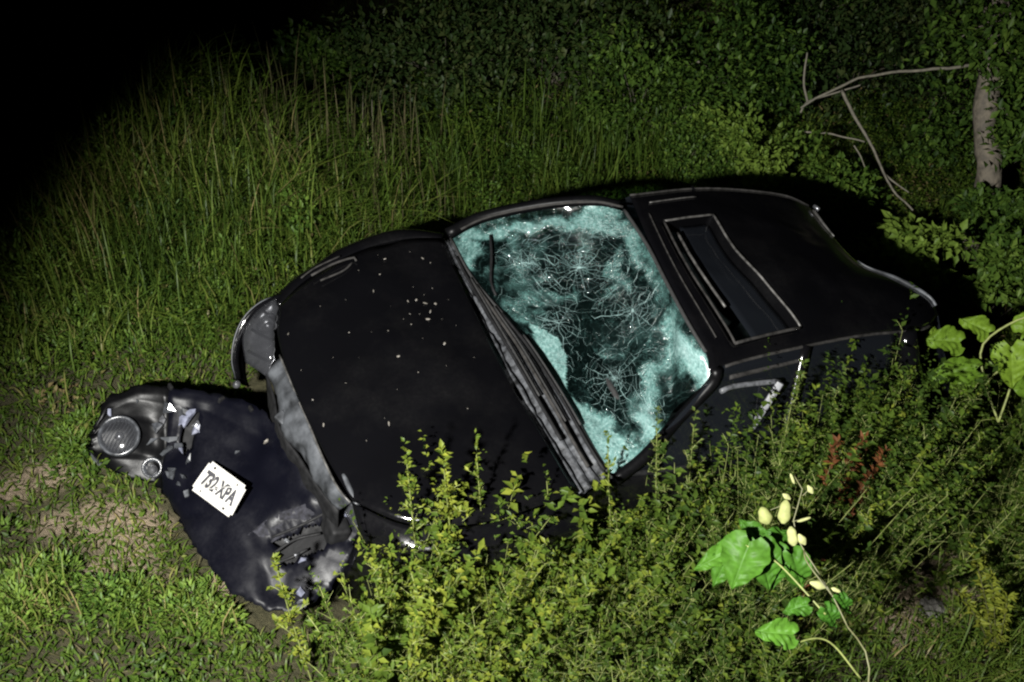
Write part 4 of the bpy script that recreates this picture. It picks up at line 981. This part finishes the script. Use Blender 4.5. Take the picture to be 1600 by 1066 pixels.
sprig(1262, 545, -.62, .92, 'tall weed reaching the roof gutter beside the sunroof', .024, 120, .09, 'dull_weed_leaf', .6)
sprig(1322, 540, -.80, .92, 'tall thin weed at the roof gutter behind the sunroof', .022, 100, .08, 'dull_weed_leaf', .5)
sprig(1250, 600, -.58, .96, 'leafy weed just right of the bright window frame', .024, 140, .11, 'dull_weed_leaf', .6)

# ------------------------------------------------------------------ broad leaved plants
def leaf_shape(kind, L_, W, n=7):
    """flat leaf outline rows (half width along the length) with a curved blade"""
    t = np.linspace(0, 1, n)
    if kind == 'ovate': w = np.sin(np.pi * t ** .72) ** .85
    elif kind == 'heart': w = np.sin(np.pi * np.clip(t * .985 + .015, 0, 1) ** .58) ** .85 * (1 + .05 * np.sin(t * 26)); w[-1] = 0
    else: w = np.sin(np.pi * t ** .8)
    return t, w * W / 2
def big_leaf(name, base, direc, nrm, L_, W, parent, mat, tint, kind='heart', droop=.35, cup=.18, wave=.02):
    d = np.array(direc, float); d /= np.linalg.norm(d); nn = np.array(nrm, float); nn -= d * (nn @ d); nn /= np.linalg.norm(nn); x = np.cross(d, nn)
    t, w = leaf_shape(kind, L_, W, 19); V = []; cols = np.array([-1, -.66, -.33, -.06, 0, .06, .33, .66, 1])
    for k, (tt, ww) in enumerate(zip(t, w)):
        c = np.array(base) + d * (L_ * (tt - .06 * tt ** 2)) - nn * (droop * L_ * tt ** 2)
        for s in cols:
            back = -.16 * L_ * abs(s) ** 1.5 * (1 - tt) ** 1.5 if kind == 'heart' else 0
            V.append(c + x * ww * s + d * back + nn * (cup * ww * abs(s) ** 1.3 - (.006 if s == 0 else 0) + wave * math.sin(9 * tt + 3 * s) * abs(s) + .006 * math.sin(tt * 34 + abs(s) * 5) * (abs(s) > .1)))
    F = grid_faces(len(t), len(cols)); T = []
    for a, b, c, e in F: T += [(a, b, c), (a, c, e)]
    return fast_mesh(name, V, T, np.full(len(V), tint), MAT[mat], parent, True)

def bean_plant():
    root = at_g(1360, 1120); root = at_d(1345, 1060, 4.35); 
    base = np.array([root[0], root[1], h_terrain(root[0], root[1])])
    o = empty('podded_plant', base, 'plant with large bright green leaves and pale pods nearest the camera', 'plant')
    stalk = [base, at_d(1352, 1090, 4.5), at_d(1318, 968, 4.5), at_d(1285, 905, 4.5), at_d(1250, 850, 4.5), at_d(1240, 820, 4.5), at_d(1244, 795, 4.5), at_d(1255, 770, 4.5), at_d(1240, 742, 4.5)]
    def T(name, pts, r0, r1, mat, k=20): 
        s = spline(pts, k) - base; return tube(name, s, np.linspace(r0, r1, k), MAT[mat], o, 6)
    T('stalk', stalk, .006, .0022, 'pale_stem', 40)
    T('shoot', [at_d(1256, 860, 4.5), at_d(1262, 880, 4.48), at_d(1300, 930, 4.45)], .003, .003, 'pale_stem')
    T('shoot', [at_d(1254, 775, 4.5), at_d(1268, 762, 4.5), at_d(1270, 768, 4.5)], .002, .0015, 'pale_stem', 8)
    T('shoot', [at_d(1244, 795, 4.5), at_d(1225, 790, 4.5), at_d(1196, 800, 4.5)], .002, .0015, 'pale_stem', 8)
    T('shoot', [at_d(1238, 815, 4.5), at_d(1262, 810, 4.5)], .002, .0012, 'pale_stem', 6)
    cd = CAM - at_d(1200, 900, 4.5); cd /= np.linalg.norm(cd)
    R_ = A[:, 0]; Dn = A[:, 1]
    def pod(px, py, L_, W, ang, tint):
        c = at_d(px, py, 4.48) - base; d = math.cos(ang) * R_ + math.sin(ang) * Dn; x = np.cross(d, cd); V = []; 
        n_, m_ = 15, 12; T_ = []
        for i in range(n_):
            t = i / (n_ - 1); r = W / 2 * math.sin(math.pi * min(max(t, .02), .98) ** 1.1) ** .5 * (1 + .12 * math.sin(9 * t + px))
            for q in range(m_):
                a = 2 * math.pi * q / m_; V.append(c + d * L_ * (t - .5) + r * (math.cos(a) * x + .6 * math.sin(a) * cd))
        for i in range(n_ - 1):
            for q in range(m_): a, b = i * m_ + q, i * m_ + (q + 1) % m_; T_ += [(a, b, b + m_), (a, b + m_, a + m_)]
        fast_mesh('pod', V, T_, np.full(len(V), tint), MAT['pod'], o, True)
    pod(1195, 806, .065, .052, 1.2, .5); pod(1226, 800, .085, .048, 1.7, .6); pod(1238, 838, .07, .04, 1.4, .8); pod(1253, 843, .045, .028, 1.0, .9); pod(1229, 776, .035, .02, .6, .9)
    pod(1266, 765, .035, .022, 1.0, .9); pod(1238, 748, .04, .012, 1.2, .95); pod(1256, 812, .05, .012, -.3, .9); pod(1278, 914, .06, .03, .3, .95); pod(1306, 922, .035, .016, .4, .95)
    # leaves
    def L(px, py, ang, tilt, L_, W, dist, tint, droop=.25, kind='heart'):
        d = math.cos(ang) * R_ + math.sin(ang) * Dn + tilt * cd
        nrm = cd * .9 + np.array([0, 0, .5])
        L_ *= .88; W *= .88; big_leaf('leaf', at_d(px, py, dist) - base, d, nrm, L_, W, o, 'broad_leaf', tint, kind, droop, .12)
    L(1172, 846, 1.95, .12, .22, .20, 4.45, .6); L(1188, 850, 1.35, .0, .22, .15, 4.5, .35); L(1150, 850, 2.1, .0, .22, .13, 4.5, .45); L(1150, 858, 2.75, .1, .20, .10, 4.5, .7); L(1190, 845, -2.3, -.3, .14, .09, 4.6, .3)
    L(1238, 866, 1.25, -.2, .20, .13, 4.55, .35); L(1210, 858, 1.6, -.1, .20, .14, 4.55, .25); L(1200, 850, -.6, -.3, .14, .10, 4.6, .2); L(1240, 992, -3.0, .1, .15, .12, 4.3, .8); L(1290, 950, 1.0, -.3, .13, .08, 4.5, .15); L(1262, 945, 2.9, -.1, .11, .08, 4.45, .35)
    L(1310, 930, .9, -.4, .14, .06, 4.5, .1)
    T('petiole', [at_d(1165, 852, 4.45), at_d(1215, 880, 4.5), at_d(1290, 960, 4.5)], .003, .004, 'stem')
    T('petiole', [at_d(1225, 1010, 4.3), at_d(1290, 1000, 4.4), at_d(1345, 1060, 4.5)], .003, .004, 'stem')
bean_plant()

def vine():
    c = at_d(1530, 640, 6.6); base = np.array([c[0], c[1], h_terrain(c[0], c[1])])
    o = empty('vine', base, 'lobed bright green vine leaves at the right edge beside the tail of the car', 'vine')
    cd = CAM - c; cd /= np.linalg.norm(cd); R_ = A[:, 0]; Dn = A[:, 1]
    for (px, py, ang, L_, W, tint, dist) in [(1525, 578, 3.05, .32, .19, .25, 6.5), (1580, 542, 1.5, .27, .24, .6, 6.4), (1500, 535, 3.3, .22, .20, .4, 6.6), (1545, 520, -2.6, .20, .16, .5, 6.7), (1595, 520, -.6, .2, .2, .5, 6.6), (1600, 590, .8, .25, .2, .3, 6.5), (1515, 585, 2.3, .2, .16, .45, 6.6), (1470, 520, 3.0, .10, .08, .6, 6.7)]:
        L_ *= .82; W *= .8; d = math.cos(ang) * R_ + math.sin(ang) * Dn; big_leaf('leaf', at_d(px, py, dist) - base, d, cd + np.array([0, 0, .6]), L_, W, o, 'vine_leaf', tint, 'heart', .25, .2, .03)
    for pts in ([(1560, 660), (1540, 600), (1535, 540), (1590, 500), (1640, 490)], [(1560, 660), (1580, 600), (1590, 540)], [(1540, 600), (1560, 580), (1590, 560)]):
        tube('stem', spline([at_d(a, b, 6.6) for a, b in pts], 16) - base, .006, MAT['stem'], o, 6)
vine()

def small_weed_at(px_base, py_base, tops, label, name, mat, leaf, per, yel, cat='weed', spread=.06, root=None):
    p = at_g(px_base, py_base) if root is None else np.array(root); o = empty(name, p, label, cat)
    P = []; D = []; SEG = []
    for (tx, ty) in tops:
        d = np.linalg.norm(p - CAM) - .05; H = None
        best = min(np.arange(.05, 1.8, .02), key=lambda h: abs(pixw(p + np.array([0, 0, h]))[0][1] - ty)); q = pixw(p + np.array([0, 0, best]))[0]; dx = (tx - q[0]) / FOC * d
        top = np.array([dx, 0, best]); main = spline([np.zeros(3), top * .5 + np.array([0, 0, .03]), top], 10); SEG.append((main, .004))
        m = int(best * per); t = rng.uniform(.15, 1, m); i = np.clip((t * 9).astype(int), 0, 8); f_ = (t * 9 - i)[:, None]
        P.append(main[i] * (1 - f_) + main[i + 1] * f_); a = rng.uniform(0, 6.28, m); D.append(np.stack([np.cos(a), np.sin(a), rng.uniform(.2, 1.2, m)], 1))
    P = np.vstack(P); D = np.vstack(D); Ln = rng.uniform(.6, 1.3, len(P)) * leaf; V, T = leaf_geo(P, D, Ln, Ln * rng.uniform(.25, .45, len(Ln)), .2, .15)
    fast_mesh('foliage', V, T, np.repeat(np.clip(rng.normal(yel, .15, len(P)), 0, 1), 4), MAT[mat], o); stems_mesh('stem', SEG, MAT['pale_stem'], o, 5)
small_weed_at(1555, 1030, [(1542, 862), (1515, 930), (1580, 930), (1560, 900)], 'spiky yellow-green weed at the bottom right on bare soil', 'spiky_weed', 'weed_leaf', .05, 150, .85)
RUST = M @ np.array([-.55, 1.22, 0]); RUST[2] = h_terrain(RUST[0], RUST[1])
small_weed_at(1345, 800, [(1310, 690), (1345, 680), (1370, 700), (1330, 705)], 'rusty red withered weed clump in the green thicket', 'withered_weed', 'rust_leaf', .04, 150, .5, root=RUST)

def blob(name, px, py, r, mat, label, cat, d=None, squash=.6, up=.02):
    p = at_g(px, py) if d is None else at_d(px, py, d)
    bm = bmesh.new(); bmesh.ops.create_icosphere(bm, subdivisions=3, radius=r)
    for v in bm.verts:
        k = 1 + .45 * mnoise.fractal(v.co * (2.2 / r) + Vector((px, py, 0)), 1.0, 2.0, 3); v.co = Vector((v.co.x * k, v.co.y * k, v.co.z * k * squash))
    me = bpy.data.meshes.new(name); bm.to_mesh(me); bm.free(); o = link(name, me, MAT[mat], None, False); o.location = p + np.array([0, 0, up]); return tag(o, label, cat)
blob('crumpled_paper', 598, 968, .045, 'paper', 'crumpled white scrap of paper among the weeds at the bottom', 'litter', d=4.95)
blob('stone', 1330, 905, .06, 'stone', 'small grey stone on the bare soil in the plant shadow', 'stone')
blob('stone', 1455, 955, .07, 'stone', 'grey stone on bare soil at the lower right', 'stone')

# ------------------------------------------------------------------ bushes, tall grass and the tree behind
def bush(px, py, dist, rx, ry, rz, n, leaf, mat, label, tint=.5, name='bush', cat='bush', clumps=16, shape=.5, group='bushes behind the car', lift=.55):
    dg = np.linalg.norm(at_g(px, py) - CAM); c = at_d(px, py, min(dist, dg - lift)); zg = h_terrain(c[0], c[1]); base = np.array([c[0], c[1], zg]); c = c - base
    o = empty(name, base, label, cat, group)
    cc = rng.normal(0, 1, (clumps, 3)); cc = cc / np.linalg.norm(cc, axis=1, keepdims=True) * rng.uniform(.35, .95, (clumps, 1)) * np.array([rx, ry, rz])
    k = rng.integers(0, clumps, n); g = rng.normal(0, 1, (n, 3)); g = g / np.linalg.norm(g, axis=1, keepdims=True) * (rng.random((n, 1)) ** .4)
    P = c + cc[k] + g * np.array([rx, ry, rz]) * .36
    P = P[(P[:, 2] > .02)]; n = len(P); k = k[:n]
    D = unit(P - c) * .5 + rng.normal(0, .6, (n, 3)); Ln = rng.uniform(.6, 1.35, n) * leaf
    V, T = leaf_geo(P, D, Ln, Ln * rng.uniform(.4, shape + .15, n), .15, .15)
    ct = rng.normal(0, .14, clumps)
    fast_mesh('crown', V, T, np.repeat(np.clip(rng.normal(tint, .16, n) + ct[k], 0, 1), 4), MAT[mat], o)['kind'] = 'stuff'
    segs = []
    for q in range(clumps):
        e = c + cc[q]; b0 = np.array([rng.normal(0, .04), rng.normal(0, .04), 0]); segs.append((spline([b0, b0 * .5 + e * .4 + np.array([0, 0, .1]), e * .85], 8), .005))
    stems_mesh('branches', segs, MAT['dark_twig'], o, 5)
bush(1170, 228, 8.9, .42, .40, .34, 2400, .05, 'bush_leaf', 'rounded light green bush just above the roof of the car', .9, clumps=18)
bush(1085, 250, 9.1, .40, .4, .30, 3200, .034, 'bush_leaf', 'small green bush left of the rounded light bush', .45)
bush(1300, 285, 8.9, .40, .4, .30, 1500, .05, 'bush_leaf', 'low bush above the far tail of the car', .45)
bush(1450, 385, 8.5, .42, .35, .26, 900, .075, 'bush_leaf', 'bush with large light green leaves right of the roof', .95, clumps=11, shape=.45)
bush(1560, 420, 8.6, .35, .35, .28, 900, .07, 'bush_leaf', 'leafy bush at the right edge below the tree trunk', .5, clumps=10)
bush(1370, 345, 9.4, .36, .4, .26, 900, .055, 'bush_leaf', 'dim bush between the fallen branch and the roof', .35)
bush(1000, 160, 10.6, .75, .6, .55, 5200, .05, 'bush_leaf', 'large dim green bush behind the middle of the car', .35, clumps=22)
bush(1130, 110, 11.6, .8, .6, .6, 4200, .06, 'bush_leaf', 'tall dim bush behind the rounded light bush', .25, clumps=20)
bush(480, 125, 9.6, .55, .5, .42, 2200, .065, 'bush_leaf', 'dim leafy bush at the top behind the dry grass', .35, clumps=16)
bush(700, 110, 11.4, .9, .6, .55, 4200, .055, 'dimmed_leaf', 'dark bush at the top above the hood', .6, clumps=20)
bush(860, 70, 12.5, 1.0, .7, .7, 4200, .06, 'dimmed_leaf', 'very dark bush at the top centre edge', .6, clumps=20)
bush(1320, 130, 12.3, .9, .7, .8, 3800, .06, 'dimmed_leaf', 'dark bush behind the pale fallen branch', .5, clumps=18)
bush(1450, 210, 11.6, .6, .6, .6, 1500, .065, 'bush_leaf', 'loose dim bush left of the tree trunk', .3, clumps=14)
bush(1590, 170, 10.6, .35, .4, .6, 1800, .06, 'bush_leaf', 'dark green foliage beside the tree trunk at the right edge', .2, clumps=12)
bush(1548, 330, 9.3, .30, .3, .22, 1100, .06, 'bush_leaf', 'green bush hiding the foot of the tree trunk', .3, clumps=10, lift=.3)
bush(1500, 30, 11.4, .9, .7, .5, 3000, .06, 'dimmed_leaf', 'dim foliage hanging over the top right corner', .8, clumps=16)
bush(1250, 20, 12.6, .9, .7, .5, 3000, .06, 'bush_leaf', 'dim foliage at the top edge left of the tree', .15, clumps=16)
bush(425, 300, 8.0, .34, .3, .2, 1500, .04, 'bush_leaf', 'small green bush on the grassy mound left of the hood', .5, clumps=10, lift=.15)
bush(1230, 690, 6.1, .05, .06, .12, 120, .07, 'weed_leaf', 'upright pale weed shoot left of the withered clump', .7, name='leafy_shoot', cat='weed', clumps=5, group=None)

def tussock(px, py, n, H, spread, mat, label, tint, lean=.5, width=.008, name='grass_tussock'):
    p = at_g(px, py); o = empty(name, p, label, 'grass tussock', 'tall grass tussocks')
    x = rng.normal(0, spread, n); y = rng.normal(0, spread, n); z = h_terrain(p[0] + x, p[1] + y) - p[2]
    h = H * rng.uniform(.45, 1.1, n); V, T = blade_geo(np.stack([x, y, z], 1), h, rng.uniform(.05, lean, n), rng.uniform(.6, 1.3, n) * width)
    fast_mesh('blades', V, T, np.repeat(np.clip(rng.normal(tint, .18, n), 0, 1), 7), MAT[mat], o)['kind'] = 'stuff'
tussock(930, 268, 260, .6, .30, 'grass_blade', 'tall green grass tussock behind the windscreen', .3, .8, .009)
tussock(800, 285, 160, .4, .30, 'grass_blade', 'green grass tussock behind the hood', .4, .5, .008)
tussock(620, 290, 80, .7, .28, 'dry_grass', 'tall dry grass stalks behind the hood', .45, .35, .007)
tussock(520, 280, 90, .75, .30, 'dry_grass', 'tall dry grass stalks left of the hood', .4, .35, .007)
tussock(440, 260, 40, .6, .25, 'dry_grass', 'dry grass stalks at the back of the mound', .35, .3, .007)
tussock(330, 250, 70, .55, .28, 'grass_blade', 'upright grass on top of the mound', .65, .35, .007)
tussock(220, 250, 60, .5, .26, 'grass_blade', 'grass on the shadowed left side of the mound', .7, .45, .007)
tussock(140, 350, 140, .35, .26, 'grass_blade', 'grass at the dark left foot of the mound', .7, .6, .007)
tussock(330, 330, 160, .3, .3, 'grass_blade', 'grass on the face of the mound', .55, .6, .007)
for q in [(180, 320, 260, .34, .2, 'arching grass tussock on the left shoulder of the mound', .55), (260, 300, 280, .38, .2, 'arching grass tussock on the crest of the mound', .5), (350, 300, 260, .36, .2, 'arching grass tussock behind the small bush on the mound', .55), (120, 400, 240, .3, .2, 'arching grass tussock fading into the dark at the left', .55),
          (250, 400, 260, .3, .22, 'arching grass tussock in the middle of the mound face', .3), (330, 420, 240, .26, .2, 'arching grass tussock low on the mound face', .45), (60, 480, 220, .24, .2, 'arching grass tussock at the left edge of the slope', .6), (400, 390, 220, .24, .18, 'arching grass tussock beside the fender', .45)]:
    tussock(q[0], q[1], q[2], q[3], q[4], 'grass_blade', q[5], q[6], 1.3, .009)
tussock(1060, 270, 420, .55, .25, 'grass_blade', 'low grass tussock left of the rounded light bush', .35, .5, .008)
for px, py, tx, ty in [(410, 400, 408, 262)]: pass

def undergrowth():
    x, y = scatter(52000, -7, 11, 2.6, 12)
    f = fnoise(x, y, 1.3, 30); hh = rng.random(len(x)) ** 1.3 * (.35 + .4 * np.clip(f, 0, 1)) * np.clip((y - 2.2) / 2.5, .2, 1.3)
    left = np.clip((x + 1.2) / 1.5, .15, 1.0); hh *= left
    P = np.stack([x, y, h_terrain(x, y) + hh], 1); n = len(x); a = rng.uniform(0, 6.28, n); D = np.stack([np.cos(a), np.sin(a), rng.uniform(-.3, .8, n)], 1)
    Ln = rng.uniform(.03, .065, n); V, T = leaf_geo(P, D, Ln, Ln * rng.uniform(.35, .6, n), .2, .1)
    tag(fast_mesh('undergrowth', V, T, np.repeat(np.clip(rng.normal(.45, .22, n), 0, 1), 4), MAT['dimmed_leaf']), 'dark leafy undergrowth at the back of the slope', 'undergrowth', kind='stuff')
undergrowth()

def wob(pts, k, amp):
    s = spline(pts, k); return s + np.array([[nz(p, 3.0, 1.0) * amp, nz(p, 3.0, 7.0) * amp, nz(p, 3.0, 13.0) * amp] for p in s])
def tree():
    b = at_d(1540, 330, 9.9); base = np.array([b[0], b[1], h_terrain(b[0], b[1])])
    o = empty('tree', base, 'pale barked tree trunk at the upper right edge', 'tree')
    s = wob([base - np.array([0, 0, .1]), at_d(1540, 300, 9.9), at_d(1541, 200, 9.9), at_d(1546, 110, 9.9), at_d(1556, 20, 9.9), at_d(1566, -160, 9.9), at_d(1576, -420, 9.9)], 40, .02)
    V, F = tube_geo(s - base, np.linspace(.10, .06, 40), 14)
    V = [v + (v - (s[i // 14] - base)) * .28 * nz(v, 13.0, 2.0) if i < 560 else v for i, v in enumerate(V)]
    mesh('trunk', V, F, MAT['bark'], o)
    tips = []
    for k, (dx, dy) in enumerate([(-520, -520), (380, -560), (-250, -700), (200, -760), (-700, -330)]):
        p = s[min(39, 30 + k * 2)]; e = p + (A[:, 0] * dx / 200 + np.array([0, .4, -dy / 260.0])); l = wob([p, (p + e) / 2 + np.array([0, 0, .2]), e], 14, .06); tips.append(e)
        tube('limb', l - base, np.linspace(.06, .02, 14), MAT['bark'], o, 8)
    P = np.vstack([rng.normal(0, .55, (1500, 3)) + t for t in tips]) - base; D = rng.normal(0, 1, (len(P), 3)); Ln = rng.uniform(.05, .1, len(P)); V, T = leaf_geo(P, D, Ln, Ln * .5)
    fast_mesh('crown', V, T, np.repeat(np.clip(rng.normal(.5, .2, len(P)), 0, 1), 4), MAT['dimmed_leaf'], o)
    for (a, b, d, r, m) in [(1592, 110, 9.5, .2, 420), (1590, 210, 9.6, .18, 320), (1500, 60, 9.7, .25, 420), (1580, 30, 9.5, .25, 420)]:
        e = at_d(a, b, d); k = int(np.argmin(np.abs(s[:, 2] - e[2]))); tube('limb', wob([s[k], (s[k] + e) / 2 + np.array([0, 0, .04]), e], 10, .02) - base, np.linspace(.014, .006, 10), MAT['bark'], o, 6)
        P = rng.normal(0, r * .6, (m, 3)) + e - base; D = rng.normal(0, 1, (m, 3)); Ln = rng.uniform(.05, .1, m); V, T = leaf_geo(P, D, Ln, Ln * .5)
        fast_mesh('crown', V, T, np.repeat(np.clip(rng.normal(.4, .2, m), 0, 1), 4), MAT['bush_leaf'], o)
tree()
def branch(name, label, limbs, cat='branch'):
    d0 = limbs[0][1]; p = at_d(*limbs[0][0][0], d0 if isinstance(d0, (int, float)) else d0[0]); o = empty(name, p, label, cat)
    for pts, d, r0, r1 in limbs:
        if isinstance(d, (int, float)): q = [at_d(a, b, d) for a, b in pts]
        else: q = [at_d(a, b, dd) for (a, b), dd in zip(pts, d)]
        tube('limb', wob(q, 26, .015) - p, np.linspace(r0, r1, 26), MAT['twig'], o, 7)
branch('fallen_branch', 'pale forked dead branch leaning on the tree at the upper right',
       [([(1250, 168), (1300, 142), (1350, 120), (1420, 112), (1500, 106), (1560, 98)], [9.3, 9.3, 9.4, 9.5, 9.6, 9.7], .008, .013), ([(1314, 142), (1342, 195), (1372, 252), (1400, 300), (1425, 330)], [9.3, 9.2, 9.1, 9.0, 8.9], .013, .006),
        ([(1385, 272), (1405, 288), (1420, 300)], 9.1, .008, .004), ([(1250, 175), (1262, 160), (1300, 147), (1345, 132)], 9.35, .008, .006), ([(1262, 160), (1256, 130), (1262, 80)], 9.35, .010, .006)])
branch('dead_twig', 'thin dead twig at the top left of the rounded light bush', [([(1085, 92), (1110, 110), (1140, 138), (1172, 166)], 9.8, .010, .014), ([(1060, 112), (1085, 98), (1110, 90)], 9.9, .008, .006)])
branch('dead_twig', 'thin dead twig crossing below the forked dead branch', [([(1250, 206), (1290, 208), (1320, 214), (1350, 222)], 9.1, .007, .006), ([(1335, 228), (1345, 245), (1352, 262)], 9.1, .006, .004)])
branch('dry_stalk', 'single upright grey stalk left of the hood', [([(398, 402), (405, 330), (410, 262)], 7.4, .005, .003)], 'stalk')
branch('dry_stalk', 'dry bent stalk standing behind the hood', [([(560, 290), (540, 220), (510, 165)], 9.2, .009, .005)], 'stalk')
branch('dry_stalk', 'dry upright stalk above the hood', [([(622, 250), (630, 200), (640, 162)], 9.2, .009, .005)], 'stalk')
